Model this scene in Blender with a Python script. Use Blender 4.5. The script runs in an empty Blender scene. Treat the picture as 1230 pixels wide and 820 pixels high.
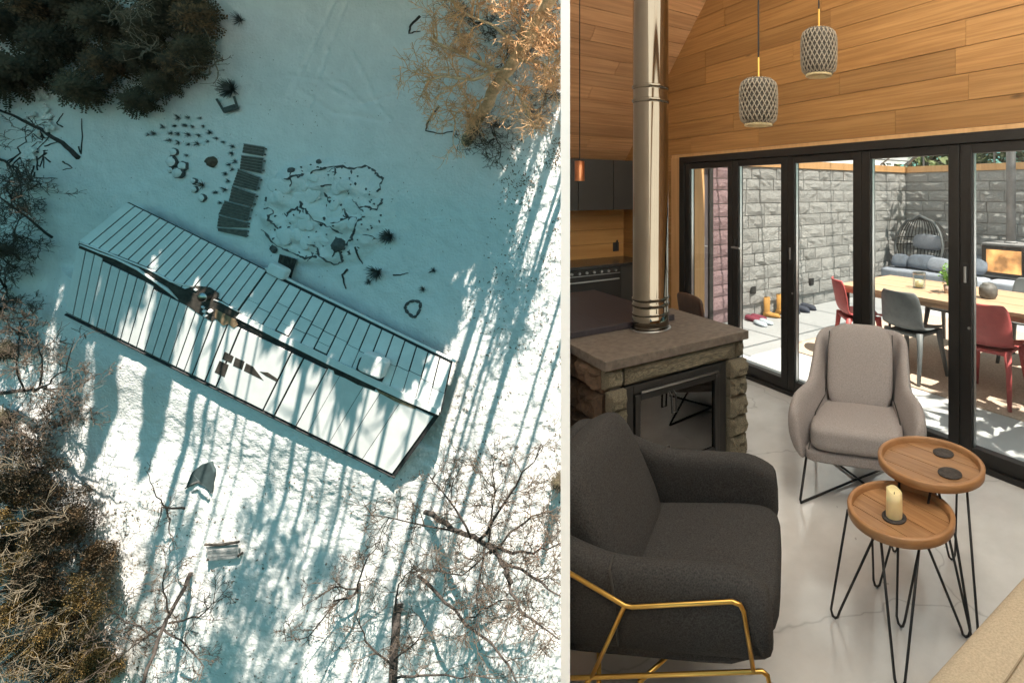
import bpy, bmesh, math, random
from mathutils import Vector, Matrix, noise
rad = math.radians
C = bpy.context.scene.collection
scene = bpy.context.scene

# ------------------------------------------------------------------ camera, world, sun
U0, V0, F, EYE = 880.0, 231.0, 649.4128, 1.7
cd = bpy.data.cameras.new('camera'); cam = bpy.data.objects.new('camera', cd); C.objects.link(cam)
cam.location = (0, 0, EYE); cam.rotation_euler = (rad(90), 0, 0)
cd.sensor_fit = 'HORIZONTAL'; cd.sensor_width = 36.0; cd.lens = F / 1230 * 36
cd.shift_x = (615 - U0) / 1230; cd.shift_y = -(410 - V0) / 1230
cd.clip_start = 0.05; cd.clip_end = 2000
scene.camera = cam

SUN = Vector((-0.266, 0.375, -0.888)).normalized()          # direction the light travels
w = bpy.data.worlds.new('World'); scene.world = w; w.use_nodes = True
nt = w.node_tree; sky = nt.nodes.new('ShaderNodeTexSky'); sky.sky_type = 'NISHITA'; sky.sun_disc = False
sky.sun_elevation = math.asin(-SUN.z); sky.sun_rotation = math.atan2(-SUN.x, -SUN.y)
sky.ozone_density = 0.6; sky.air_density = 1.0; sky.dust_density = 0.6
tint = nt.nodes.new('ShaderNodeMix'); tint.data_type = 'RGBA'; tint.blend_type = 'MULTIPLY'; tint.inputs[0].default_value = 1.0; tint.inputs[7].default_value = (0.53, 1.05, 0.92, 1)   # cool teal white balance of the winter picture
nt.links.new(sky.outputs[0], tint.inputs[6]); nt.links.new(tint.outputs[2], nt.nodes['Background'].inputs[0]); nt.nodes['Background'].inputs[1].default_value = 0.052
ld = bpy.data.lights.new('sun', 'SUN'); ld.energy = 5.0; ld.angle = rad(0.35); ld.color = (1.0, 0.90, 0.77)
sun = bpy.data.objects.new('sun', ld); C.objects.link(sun); sun.rotation_euler = SUN.to_track_quat('-Z', 'Y').to_euler()
sun.location = (10, -20, 40)
scene.view_settings.view_transform = 'Standard'; scene.view_settings.look = 'None'
scene.view_settings.exposure = 1.42; scene.view_settings.gamma = 1.0
scene.cycles.max_bounces = 10; scene.cycles.diffuse_bounces = 5; scene.cycles.transparent_max_bounces = 16

# ------------------------------------------------------------------ helpers
K = (-1.36702, 6.7768); PX, BX = (0.644223, -0.764838), (0.764838, 0.644223)
ANG = math.atan2(PX[1], PX[0])
def RW(p, b, z=0.0):                                         # room axes (along the glass wall, outwards, up) -> world
    return Vector((K[0] + p * PX[0] + b * BX[0], K[1] + p * PX[1] + b * BX[1], z))
def to_room(v): dx, dy = v[0] - K[0], v[1] - K[1]; return (dx * PX[0] + dy * PX[1], dx * BX[0] + dy * BX[1], v[2])
def onz(u, v, z):
    Y = (EYE - z) * F / (v - V0); return to_room(((u - U0) / F * Y, Y, z))
def onb(u, v, b=0.0):
    k = (u - U0) / F; Y = (b + K[0] * BX[0] + K[1] * BX[1]) / (k * BX[0] + BX[1]); return to_room((k * Y, Y, EYE - (v - V0) / F * Y))
def onp(u, v, p=0.0):
    k = (u - U0) / F; Y = (p + K[0] * PX[0] + K[1] * PX[1]) / (k * PX[0] + PX[1]); return to_room((k * Y, Y, EYE - (v - V0) / F * Y))

class MB:
    def __init__(s): s.v = []; s.f = []
    def quad(s, a, b, c, d):
        n = len(s.v); s.v += [tuple(a), tuple(b), tuple(c), tuple(d)]; s.f.append((n, n + 1, n + 2, n + 3)); return s
    def poly(s, pts):
        n = len(s.v); s.v += [tuple(p) for p in pts]; s.f.append(tuple(range(n, n + len(pts)))); return s
    def box(s, x0, x1, y0, y1, z0, z1, M=None):
        n = len(s.v)
        pts = [Vector((x, y, z)) for z in (z0, z1) for y in (y0, y1) for x in (x0, x1)]
        if M is not None: pts = [M @ p for p in pts]
        s.v += [tuple(p) for p in pts]
        s.f += [tuple(n + i for i in q) for q in ((0, 2, 3, 1), (4, 5, 7, 6), (0, 1, 5, 4), (1, 3, 7, 5), (3, 2, 6, 7), (2, 0, 4, 6))]; return s
    def prism(s, pts, off):                                  # polygon extruded along vector off
        n = len(s.v); m = len(pts); off = Vector(off)
        s.v += [tuple(p) for p in pts] + [tuple(Vector(p) + off) for p in pts]
        s.f.append(tuple(n + i for i in reversed(range(m)))); s.f.append(tuple(n + m + i for i in range(m)))
        for i in range(m): j = (i + 1) % m; s.f.append((n + i, n + j, n + m + j, n + m + i))
        return s
    def tube(s, pts, r, n=8, closed=False, cap=True):
        pts = [Vector(p) for p in pts]; m = len(pts)
        rs = r if isinstance(r, (list, tuple)) else [r] * m
        base = len(s.v); up = None
        for i in range(m):
            if closed: t = pts[(i + 1) % m] - pts[i - 1]
            else: t = pts[min(i + 1, m - 1)] - pts[max(i - 1, 0)]
            if t.length < 1e-9: t = Vector((0, 0, 1))
            t.normalize()
            if up is None: up = t.orthogonal().normalized()
            else:
                up = up - t * up.dot(t)
                up = up.normalized() if up.length > 1e-6 else t.orthogonal().normalized()
            sd = t.cross(up)
            for k in range(n):
                a = 2 * math.pi * k / n
                s.v.append(tuple(pts[i] + (up * math.cos(a) + sd * math.sin(a)) * rs[i]))
        for i in range(m if closed else m - 1):
            i2 = (i + 1) % m
            for k in range(n):
                k2 = (k + 1) % n
                s.f.append((base + i * n + k, base + i * n + k2, base + i2 * n + k2, base + i2 * n + k))
        if cap and not closed:
            s.f.append(tuple(base + k for k in reversed(range(n)))); s.f.append(tuple(base + (m - 1) * n + k for k in range(n)))
        return s
    def lathe(s, prof, n=24, c=(0, 0, 0)):
        base = len(s.v)
        for r, z in prof:
            for k in range(n):
                a = 2 * math.pi * k / n; s.v.append((c[0] + r * math.cos(a), c[1] + r * math.sin(a), c[2] + z))
        for i in range(len(prof) - 1):
            for k in range(n):
                k2 = (k + 1) % n; s.f.append((base + i * n + k, base + i * n + k2, base + (i + 1) * n + k2, base + (i + 1) * n + k))
        return s
    def grid(s, nu, nv, fn):
        base = len(s.v)
        for i in range(nu + 1):
            for j in range(nv + 1): s.v.append(tuple(fn(i / nu, j / nv)))
        for i in range(nu):
            for j in range(nv):
                a = base + i * (nv + 1) + j; s.f.append((a, a + nv + 1, a + nv + 2, a + 1))
        return s
    def pillow(s, sx, sy, sz, n=8, k=5, M=None, bulge=0.0):
        for ax in range(3):
            for sg in (-1, 1):
                def fn(i, j):
                    c = [0, 0, 0]; c[ax] = sg; c[(ax + 1) % 3] = (2 * i - 1) * sg; c[(ax + 2) % 3] = 2 * j - 1
                    l = sum(abs(q) ** k for q in c) ** (1 / k); c = [q / l for q in c]
                    b = 1 + bulge * (1 - c[0] ** 2) * (1 - c[1] ** 2)
                    p = Vector((c[0] * sx / 2, c[1] * sy / 2, c[2] * sz / 2 * b)); return M @ p if M is not None else p
                s.grid(n, n, fn)
        return s
    def build(s, name, m, parent=None, smooth=False, bevel=0, solid=0, weld=False, sub=0):
        me = bpy.data.meshes.new(name); me.from_pydata(s.v, [], s.f)
        if weld:
            bm = bmesh.new(); bm.from_mesh(me); bmesh.ops.remove_doubles(bm, verts=bm.verts, dist=1e-4); bm.to_mesh(me); bm.free()
        me.materials.append(m)
        if smooth: me.polygons.foreach_set('use_smooth', [True] * len(me.polygons))
        o = bpy.data.objects.new(name, me); C.objects.link(o)
        if parent is not None: o.parent = parent
        if solid: md = o.modifiers.new('solid', 'SOLIDIFY'); md.thickness = solid; md.offset = 0
        if bevel: md = o.modifiers.new('bevel', 'BEVEL'); md.width = bevel; md.segments = 2; md.limit_method = 'ANGLE'
        if sub: md = o.modifiers.new('sub', 'SUBSURF'); md.levels = sub; md.render_levels = sub
        return o

def fix_normals(o):
    bm = bmesh.new(); bm.from_mesh(o.data); bmesh.ops.recalc_face_normals(bm, faces=bm.faces); bm.to_mesh(o.data); bm.free(); return o
def tag(o, label=None, cat=None, group=None, kind=None):
    if label: o['label'] = label
    if cat: o['category'] = cat
    if group: o['group'] = group
    if kind: o['kind'] = kind
    return o
def empty(name, label, cat, M, group=None):
    o = bpy.data.objects.new(name, None); C.objects.link(o); o.empty_display_size = 0.2; o.matrix_world = M
    return tag(o, label, cat, group)
def roomM(p, b, z=0.0, rot=0.0): return Matrix.Translation(RW(p, b, z)) @ Matrix.Rotation(ANG + rot, 4, 'Z')
def put(o, M): o.matrix_world = M; return o
def struct(o, label=None): o['kind'] = 'structure'; return tag(o, label)
def copy_tree(o, parent=None):
    c = o.copy(); C.objects.link(c)
    if parent is not None: c.parent = parent
    for ch in list(o.children): copy_tree(ch, c)
    return c
def share(name, me, parent, loc, scl=(1, 1, 1), rz=0.0, rot=None):
    o = bpy.data.objects.new(name, me); C.objects.link(o); o.parent = parent; o.location = loc; o.scale = scl
    o.rotation_euler = rot if rot else (0, 0, rz); return o

# added white divider stands along this vertical plane; room pieces are cut there
PART_K = (684.6 - U0) / F
PN = Vector((1, -PART_K, 0)).normalized()                    # points into the room
def trim_to_divider(o):
    bpy.context.view_layer.update()
    Mi = o.matrix_world.inverted(); co = Mi @ Vector((0, 0, 0)); no = (o.matrix_world.to_3x3().transposed() @ PN).normalized()
    bm = bmesh.new(); bm.from_mesh(o.data)
    bmesh.ops.bisect_plane(bm, geom=bm.verts[:] + bm.edges[:] + bm.faces[:], plane_co=co, plane_no=no, clear_inner=True)
    ed = [e for e in bm.edges if e.is_boundary and abs((e.verts[0].co - co).dot(no)) < 1e-4 and abs((e.verts[1].co - co).dot(no)) < 1e-4]
    if ed:
        try: bmesh.ops.holes_fill(bm, edges=ed, sides=0)
        except Exception: pass
    bm.to_mesh(o.data); bm.free()
    if len(o.data.polygons) == 0: bpy.data.objects.remove(o); return None
    return o

# ------------------------------------------------------------------ materials
MATS = {}
def mat(name, col, rough=0.6, metal=0.0, var=0.25, scale=6.0, bump=0.0, bscale=30.0, rnd=0.0, stretch=(1, 1, 1), col2=None, det=6.0, spec=0.5, coat=0.0, bdist=0.02, contrast=None):
    m = bpy.data.materials.new(name); m.use_nodes = True; n = m.node_tree.nodes; L = m.node_tree.links
    bs = n['Principled BSDF']; bs.inputs['Roughness'].default_value = rough; bs.inputs['Metallic'].default_value = metal
    bs.inputs['Specular IOR Level'].default_value = spec; bs.inputs['Coat Weight'].default_value = coat
    tc = n.new('ShaderNodeTexCoord'); oi = n.new('ShaderNodeObjectInfo')
    mp = n.new('ShaderNodeMapping'); mp.inputs['Scale'].default_value = stretch
    ad = n.new('ShaderNodeVectorMath'); ad.operation = 'MULTIPLY_ADD'; ad.inputs[1].default_value = (37.0, 17.0, 51.0)
    L.new(oi.outputs['Random'], ad.inputs[0]); L.new(tc.outputs['Object'], ad.inputs[2]); L.new(ad.outputs[0], mp.inputs[0])
    nz = n.new('ShaderNodeTexNoise'); nz.inputs['Scale'].default_value = scale; nz.inputs['Detail'].default_value = det; nz.inputs['Roughness'].default_value = 0.6
    L.new(mp.outputs[0], nz.inputs['Vector'])
    rp = n.new('ShaderNodeValToRGB'); c2 = col2 or tuple(c * (1 - var) for c in col); c1 = col if col2 else tuple(min(1, c * (1 + var)) for c in col)
    lo, hi = contrast or (0.3, 0.7)
    rp.color_ramp.elements[0].position = lo; rp.color_ramp.elements[1].position = hi
    rp.color_ramp.elements[0].color = (*c2, 1); rp.color_ramp.elements[1].color = (*c1, 1)
    L.new(nz.outputs[0], rp.inputs[0]); out = rp.outputs[0]
    if rnd:
        mx = n.new('ShaderNodeMix'); mx.data_type = 'RGBA'; mx.blend_type = 'MULTIPLY'; mx.inputs[0].default_value = 1.0
        mr = n.new('ShaderNodeMapRange'); mr.inputs[3].default_value = 1 - rnd; mr.inputs[4].default_value = 1 + rnd * 0.6
        L.new(oi.outputs['Random'], mr.inputs[0]); L.new(out, mx.inputs[6]); L.new(mr.outputs[0], mx.inputs[7]); out = mx.outputs[2]
    L.new(out, bs.inputs['Base Color'])
    if bump:
        bn = n.new('ShaderNodeTexNoise'); bn.inputs['Scale'].default_value = bscale; bn.inputs['Detail'].default_value = 5.0
        L.new(mp.outputs[0], bn.inputs['Vector'])
        bp = n.new('ShaderNodeBump'); bp.inputs['Strength'].default_value = bump; bp.inputs['Distance'].default_value = bdist
        L.new(bn.outputs[0], bp.inputs['Height']); L.new(bp.outputs[0], bs.inputs['Normal'])
    MATS[name] = m; return m
def glass_mat(name, tint=(0.97, 0.98, 0.98), fac=0.03):
    m = bpy.data.materials.new(name); m.use_nodes = True; n = m.node_tree.nodes; L = m.node_tree.links; n.clear()
    o = n.new('ShaderNodeOutputMaterial'); t = n.new('ShaderNodeBsdfTransparent'); t.inputs[0].default_value = (*tint, 1)
    g = n.new('ShaderNodeBsdfGlossy'); g.inputs['Roughness'].default_value = 0.02
    lw = n.new('ShaderNodeLayerWeight'); lw.inputs[0].default_value = 0.5
    pw = n.new('ShaderNodeMath'); pw.operation = 'POWER'; pw.inputs[1].default_value = 5.0; L.new(lw.outputs['Facing'], pw.inputs[0])
    fr = n.new('ShaderNodeMath'); fr.operation = 'MULTIPLY_ADD'; fr.inputs[1].default_value = 0.9; fr.inputs[2].default_value = fac; L.new(pw.outputs[0], fr.inputs[0])
    mx = n.new('ShaderNodeMixShader'); L.new(fr.outputs[0], mx.inputs[0]); L.new(t.outputs[0], mx.inputs[1]); L.new(g.outputs[0], mx.inputs[2]); L.new(mx.outputs[0], o.inputs[0])
    return m
def emit_mat(name, col, s):
    m = bpy.data.materials.new(name); m.use_nodes = True; b = m.node_tree.nodes['Principled BSDF']
    b.inputs['Base Color'].default_value = (0.05, 0.03, 0.02, 1); n = m.node_tree.nodes; L = m.node_tree.links
    tc = n.new('ShaderNodeTexCoord'); nz = n.new('ShaderNodeTexNoise'); nz.inputs['Scale'].default_value = 5.0; L.new(tc.outputs['Object'], nz.inputs['Vector'])
    rp = n.new('ShaderNodeValToRGB'); rp.color_ramp.elements[0].position = 0.35; rp.color_ramp.elements[0].color = (*[c * 0.25 for c in col], 1); rp.color_ramp.elements[1].position = 0.65; rp.color_ramp.elements[1].color = (*col, 1)
    L.new(nz.outputs[0], rp.inputs[0]); L.new(rp.outputs[0], b.inputs['Emission Color']); b.inputs['Emission Strength'].default_value = s
    return m

def extra(m, kind, **k):
    n = m.node_tree.nodes; L = m.node_tree.links; bs = n['Principled BSDF']; src = bs.inputs['Base Color'].links[0].from_socket
    tc = n.new('ShaderNodeTexCoord'); oi = n.new('ShaderNodeObjectInfo'); ad = n.new('ShaderNodeVectorMath'); ad.operation = 'MULTIPLY_ADD'; ad.inputs[1].default_value = (13.0, 29.0, 7.0) if kind == 'knots' else (0, 0, 0)
    L.new(oi.outputs['Random'], ad.inputs[0]); L.new(tc.outputs['Object'], ad.inputs[2])
    mp = n.new('ShaderNodeMapping'); mp.inputs['Scale'].default_value = k['stretch']; L.new(ad.outputs[0], mp.inputs[0])
    nz = n.new('ShaderNodeTexNoise'); nz.inputs['Scale'].default_value = k.get('wob', 3.0); nz.inputs['Detail'].default_value = 4.0; L.new(mp.outputs[0], nz.inputs['Vector'])
    mv = n.new('ShaderNodeVectorMath'); mv.operation = 'MULTIPLY_ADD'; mv.inputs[1].default_value = (k['dist'],) * 3; L.new(nz.outputs['Color'], mv.inputs[0]); L.new(mp.outputs[0], mv.inputs[2])
    vo = n.new('ShaderNodeTexVoronoi'); vo.inputs['Scale'].default_value = k['scale']; vo.feature = 'F1' if kind == 'knots' else 'DISTANCE_TO_EDGE'; L.new(mv.outputs[0], vo.inputs['Vector'])
    rp = n.new('ShaderNodeValToRGB'); rp.color_ramp.elements[0].position = k['w'] * 0.4; rp.color_ramp.elements[1].position = k['w']; d = k['dark']
    rp.color_ramp.elements[0].color = (d, d, d, 1); rp.color_ramp.elements[1].color = (1, 1, 1, 1); L.new(vo.outputs['Distance'], rp.inputs[0])
    mx = n.new('ShaderNodeMix'); mx.data_type = 'RGBA'; mx.blend_type = 'MULTIPLY'; mx.inputs[0].default_value = 1.0; L.new(src, mx.inputs[6]); L.new(rp.outputs[0], mx.inputs[7]); L.new(mx.outputs[2], bs.inputs['Base Color'])
    if 'grain' in k:
        wv = n.new('ShaderNodeTexNoise'); wv.inputs['Scale'].default_value = k['grain']; wv.inputs['Detail'].default_value = 8.0; wm = n.new('ShaderNodeMapping'); wm.inputs['Scale'].default_value = k['gs']; L.new(ad.outputs[0], wm.inputs[0]); L.new(wm.outputs[0], wv.inputs['Vector'])
        r2 = n.new('ShaderNodeValToRGB'); r2.color_ramp.elements[0].position = 0.38; r2.color_ramp.elements[0].color = (0.85, 0.82, 0.79, 1); r2.color_ramp.elements[1].position = 0.6; r2.color_ramp.elements[1].color = (1.08, 1.08, 1.08, 1); L.new(wv.outputs[0], r2.inputs[0])
        m2 = n.new('ShaderNodeMix'); m2.data_type = 'RGBA'; m2.blend_type = 'MULTIPLY'; m2.inputs[0].default_value = 1.0; L.new(mx.outputs[2], m2.inputs[6]); L.new(r2.outputs[0], m2.inputs[7]); L.new(m2.outputs[2], bs.inputs['Base Color'])
    return m
SNOW = mat('snow', (0.86, 0.86, 0.86), 0.85, var=0.05, scale=0.5, bump=0.55, bscale=6.0, bdist=0.12, spec=0.2)
ROOFM = mat('pale roof metal', (0.84, 0.85, 0.85), 0.6, var=0.06, scale=1.2, bump=0.1, bscale=14, rnd=0.05, spec=0.3)
DARKR = mat('dark roof grey', (0.03, 0.03, 0.032), 0.8, var=0.4, scale=3, bump=0.3, bscale=10)
BROWNR = mat('bare brown roof', (0.05, 0.042, 0.035), 0.85, var=0.6, scale=2.5, bump=0.4, bscale=9)
TANR = mat('tan wet board', (0.30, 0.20, 0.12), 0.7, var=0.5, scale=3, bump=0.3)
BARKL = mat('pale sunlit bark', (0.60, 0.44, 0.27), 0.9, var=0.35, scale=3, bump=0.6, bscale=12, bdist=0.05)  # sunlit tone put into the bark colour
TWIGL = mat('sunlit twig bark', (0.66, 0.39, 0.20), 0.9, var=0.45, scale=2)  # lighter colour stands in for sun on the twigs
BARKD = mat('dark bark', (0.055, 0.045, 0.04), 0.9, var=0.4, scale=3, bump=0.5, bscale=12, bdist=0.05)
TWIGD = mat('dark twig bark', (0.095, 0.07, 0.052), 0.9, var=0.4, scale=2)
TWIGG = mat('grey twig bark', (0.17, 0.14, 0.10), 0.9, var=0.3, scale=2)
NEEDLE = mat('dark needles', (0.105, 0.083, 0.045), 0.8, scale=2.2, col2=(0.026, 0.027, 0.019), rnd=0.3)
NEEDLEB = mat('browned needles', (0.17, 0.105, 0.05), 0.8, scale=1.8, col2=(0.038, 0.034, 0.022), rnd=0.3, contrast=(0.42, 0.62))
OCHRE = mat('ochre winter foliage', (0.33, 0.21, 0.07), 0.8, scale=1.5, col2=(0.075, 0.072, 0.035), rnd=0.2, contrast=(0.35, 0.65))
LEAFO = mat('orange dead leaf', (0.42, 0.12, 0.04), 0.8, scale=2)
LITTER = mat('dead leaf litter', (0.16, 0.11, 0.07), 0.9, scale=2, var=0.5)
DEADT = mat('dead plant stalks', (0.10, 0.105, 0.10), 0.9, var=0.4, scale=4)
ROCK = mat('dark wet rock', (0.10, 0.10, 0.10), 0.85, var=0.5, scale=2, bump=0.5, bscale=8, bdist=0.05)
ROCKB = mat('rust rock', (0.12, 0.085, 0.06), 0.85, var=0.4, scale=3, bump=0.5, bscale=8)
DECKW = mat('weathered deck boards', (0.13, 0.115, 0.10), 0.85, var=0.35, scale=4, rnd=0.2, bump=0.3, bscale=20)
DECKT = mat('deck board edge frost', (0.36, 0.36, 0.36), 0.8, var=0.2)
SHELLP = mat('pale debris', (0.88, 0.87, 0.85), 0.7, var=0.2)

PLANK = mat('honey wood plank', (0.46, 0.245, 0.085), 0.5, scale=2.2, stretch=(0.55, 7, 7), col2=(0.33, 0.16, 0.05), rnd=0.2, bump=0.08, bscale=5, contrast=(0.25, 0.75))
PLANKC = mat('ceiling wood plank', (0.70, 0.42, 0.225), 0.5, scale=2.2, stretch=(7, 0.55, 7), col2=(0.54, 0.30, 0.14), rnd=0.2, bump=0.08, bscale=5, contrast=(0.25, 0.75))
SPLASH = mat('backsplash board', (0.55, 0.31, 0.11), 0.45, scale=2.2, stretch=(7, 0.6, 7), col2=(0.42, 0.21, 0.065), rnd=0.12)
LIGHTW = mat('light softwood', (0.70, 0.42, 0.20), 0.5, scale=3, stretch=(6, 6, 0.5), col2=(0.56, 0.31, 0.13))
BLACKF = mat('black frame metal', (0.013, 0.0115, 0.0105), 0.45, var=0.2, scale=20, bump=0.05, bscale=200)
CONC = mat('polished concrete', (0.68, 0.665, 0.655), 0.13, scale=3.4, col2=(0.50, 0.485, 0.47), bump=0.06, bscale=3, spec=0.6, det=14, contrast=(0.2, 0.72))
CONCO = mat('outdoor concrete', (0.42, 0.44, 0.45), 0.6, scale=1.2, var=0.1, bump=0.1, bscale=20)
CABD = mat('dark cabinet', (0.035, 0.034, 0.031), 0.55, var=0.12, scale=3)
TABLED = mat('dark indigo table top', (0.034, 0.029, 0.036), 0.45, var=0.25, scale=6, stretch=(1, 8, 1))
COUNTER = mat('black worktop', (0.03, 0.03, 0.03), 0.25, var=0.3, scale=20)
STEEL = mat('polished steel', (0.19, 0.168, 0.135), 0.06, metal=1.0, var=0.03)
STEELD = mat('brushed steel', (0.5, 0.5, 0.5), 0.3, metal=1.0, var=0.05)
GOLD = mat('brass tube', (0.62, 0.38, 0.10), 0.3, metal=1.0, var=0.08)
COPPER = mat('copper tube', (0.55, 0.24, 0.12), 0.35, metal=1.0, var=0.08)
SLABM = mat('granite slab', (0.175, 0.145, 0.12), 0.6, scale=26, col2=(0.085, 0.068, 0.055), bump=0.25, bscale=60, bdist=0.01)
STONEF = mat('olive grey hearth stone', (0.40, 0.345, 0.235), 0.85, scale=22, col2=(0.115, 0.10, 0.075), rnd=0.2, bump=0.8, bscale=45, bdist=0.03, contrast=(0.35, 0.62))
STONEB = mat('brown hearth stone', (0.19, 0.11, 0.065), 0.85, scale=7, col2=(0.09, 0.06, 0.04), rnd=0.3, bump=0.7, bscale=24, bdist=0.03)
MORT = mat('mortar', (0.20, 0.185, 0.16), 0.9, var=0.2, scale=12, bump=0.3)
STONEG = mat('grey wall stone', (0.55, 0.555, 0.54), 0.85, scale=9, col2=(0.38, 0.395, 0.39), rnd=0.14, bump=0.8, bscale=14, bdist=0.05)
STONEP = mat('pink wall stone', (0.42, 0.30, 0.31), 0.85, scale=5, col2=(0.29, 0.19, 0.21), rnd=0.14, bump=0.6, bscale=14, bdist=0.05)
MORTG = mat('pale mortar', (0.36, 0.36, 0.345), 0.9, var=0.12, scale=12)
IRON = mat('black cast iron', (0.018, 0.017, 0.016), 0.5, var=0.2, bump=0.05, bscale=100)
FABD = mat('charcoal fabric', (0.047, 0.0455, 0.045), 0.95, scale=220, var=0.5, bump=0.35, bscale=420, bdist=0.004, spec=0.15)
FABG = mat('warm grey fabric', (0.34, 0.308, 0.30), 0.95, scale=220, var=0.25, bump=0.3, bscale=420, bdist=0.004, spec=0.15)
FABS = mat('beige sofa fabric', (0.52, 0.43, 0.315), 0.95, scale=150, var=0.18, bump=0.35, bscale=330, bdist=0.005, spec=0.15)
SEAM = mat('dark seam thread', (0.04, 0.038, 0.036), 0.9)
SEAMB = mat('beige seam thread', (0.36, 0.29, 0.20), 0.9)
TRAY = mat('tray wood', (0.41, 0.225, 0.105), 0.45, scale=3, stretch=(1, 9, 9), col2=(0.29, 0.145, 0.06), rnd=0.15, bump=0.05)
TRAYR = mat('tray rim wood', (0.42, 0.22, 0.098), 0.45, scale=5, stretch=(2, 2, 9), col2=(0.30, 0.145, 0.058))
BLACKM = mat('black rod', (0.016, 0.016, 0.017), 0.4)
WAX = mat('cream wax', (0.80, 0.66, 0.36), 0.5, var=0.06); WAX.node_tree.nodes['Principled BSDF'].inputs['Subsurface Weight'].default_value = 0.2
COAST = mat('dark coaster', (0.05, 0.042, 0.038), 0.8, scale=60, var=0.5, bump=0.3, bscale=150)
KNIT = mat('grey ribbed lampshade', (0.30, 0.255, 0.195), 0.6, var=0.15, scale=30)
KNITD = mat('dark lampshade lining', (0.06, 0.05, 0.04), 0.7)
LAMPIN = mat('cream lamp lining', (0.75, 0.62, 0.36), 0.5)
CORD = mat('black cord', (0.012, 0.012, 0.012), 0.7)
WHITE = mat('white painted board', (0.88, 0.88, 0.87), 0.6, var=0.02)
LEATH = mat('brown leather', (0.085, 0.045, 0.03), 0.45, var=0.25, scale=12, bump=0.1)
GREYD = mat('grey painted door', (0.13, 0.115, 0.125), 0.5, var=0.1)
TABW = mat('pale oak boards', (0.46, 0.32, 0.21), 0.5, scale=3, stretch=(0.6, 8, 8), col2=(0.36, 0.24, 0.145), rnd=0.12)
REDP = mat('red moulded shell', (0.42, 0.085, 0.085), 0.55, var=0.12, scale=20)
GREYP = mat('grey moulded shell', (0.115, 0.13, 0.135), 0.55, var=0.12, scale=20)
RUGM = mat('beige woven rug', (0.46, 0.36, 0.285), 0.95, scale=60, var=0.25, bump=0.4, bscale=120)
BENCHB = mat('blue grey cushion', (0.30, 0.34, 0.40), 0.9, var=0.12, scale=40)
DARKC = mat('slate blue cushion', (0.13, 0.16, 0.20), 0.9, var=0.2, scale=20)
RATTAN = mat('dark rattan', (0.05, 0.05, 0.048), 0.6)
POT = mat('dark stoneware', (0.085, 0.085, 0.08), 0.6, scale=25, var=0.35)
TERRA = mat('pale pot', (0.42, 0.33, 0.28), 0.7)
HERB = mat('bright herb leaf', (0.16, 0.34, 0.05), 0.6, var=0.3, scale=8)
GREENL = mat('green tree leaf', (0.095, 0.13, 0.04), 0.7, scale=0.8, col2=(0.04, 0.065, 0.02), rnd=0.3)
GREENY = mat('yellow green tree leaf', (0.16, 0.17, 0.055), 0.7, scale=0.8, col2=(0.07, 0.09, 0.03), rnd=0.3)
TANSH = mat('tan boot suede', (0.50, 0.27, 0.075), 0.9); NAVYS = mat('navy shoe fabric', (0.05, 0.06, 0.085), 0.8)
MAROON = mat('maroon shoe fabric', (0.20, 0.035, 0.06), 0.8); PALES = mat('pale blue slipper', (0.45, 0.52, 0.58), 0.9)
SOCK = mat('dark socket plate', (0.03, 0.03, 0.03), 0.5)
STOVEM = mat('grey stove steel', (0.20, 0.205, 0.21), 0.45)
STOVE_GLOW = emit_mat('orange stove glow', (1.0, 0.48, 0.16), 0.75)
DIFFUSER = bpy.data.materials.new('fill diffuser glass'); DIFFUSER.use_nodes = True; _n = DIFFUSER.node_tree.nodes; _n.clear()
_o = _n.new('ShaderNodeOutputMaterial'); _t = _n.new('ShaderNodeBsdfTranslucent'); _t.inputs[0].default_value = (0.9, 0.88, 0.84, 1); DIFFUSER.node_tree.links.new(_t.outputs[0], _o.inputs[0])
HAZY = bpy.data.materials.new('hazy roof glass'); HAZY.use_nodes = True; _n = HAZY.node_tree.nodes; _n.clear()
_o = _n.new('ShaderNodeOutputMaterial'); _t = _n.new('ShaderNodeBsdfTranslucent'); _t.inputs[0].default_value = (0.9, 0.92, 0.92, 1); _p = _n.new('ShaderNodeBsdfTransparent'); _m = _n.new('ShaderNodeMixShader'); _m.inputs[0].default_value = 0.52
for _a, _b in ((_t.outputs[0], _m.inputs[1]), (_p.outputs[0], _m.inputs[2]), (_m.outputs[0], _o.inputs[0])): HAZY.node_tree.links.new(_a, _b)
extra(PLANK, 'knots', stretch=(1.0, 5.0, 3.4), scale=1.15, w=0.075, dark=0.28, dist=0.12, grain=3.0, gs=(0.5, 22, 22))
extra(PLANKC, 'knots', stretch=(3.4, 1.0, 3.4), scale=1.1, w=0.075, dark=0.3, dist=0.12, grain=3.0, gs=(16, 0.5, 16))
extra(CONC, 'cracks', stretch=(1, 1, 1), scale=0.75, w=0.0045, dark=0.72, dist=0.55, wob=1.8)
extra(CONC, 'knots', stretch=(1, 1, 1), scale=4.5, w=0.055, dark=0.62, dist=0.2, wob=9)
extra(TRAY, 'knots', stretch=(1, 4, 4), scale=2.0, w=0.03, dark=0.5, dist=0.1, grain=6.0, gs=(0.7, 14, 14))
GLASS = glass_mat('clear glass'); GLASSD = glass_mat('smoky fireplace glass', (0.30, 0.25, 0.20), 0.14)

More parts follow.
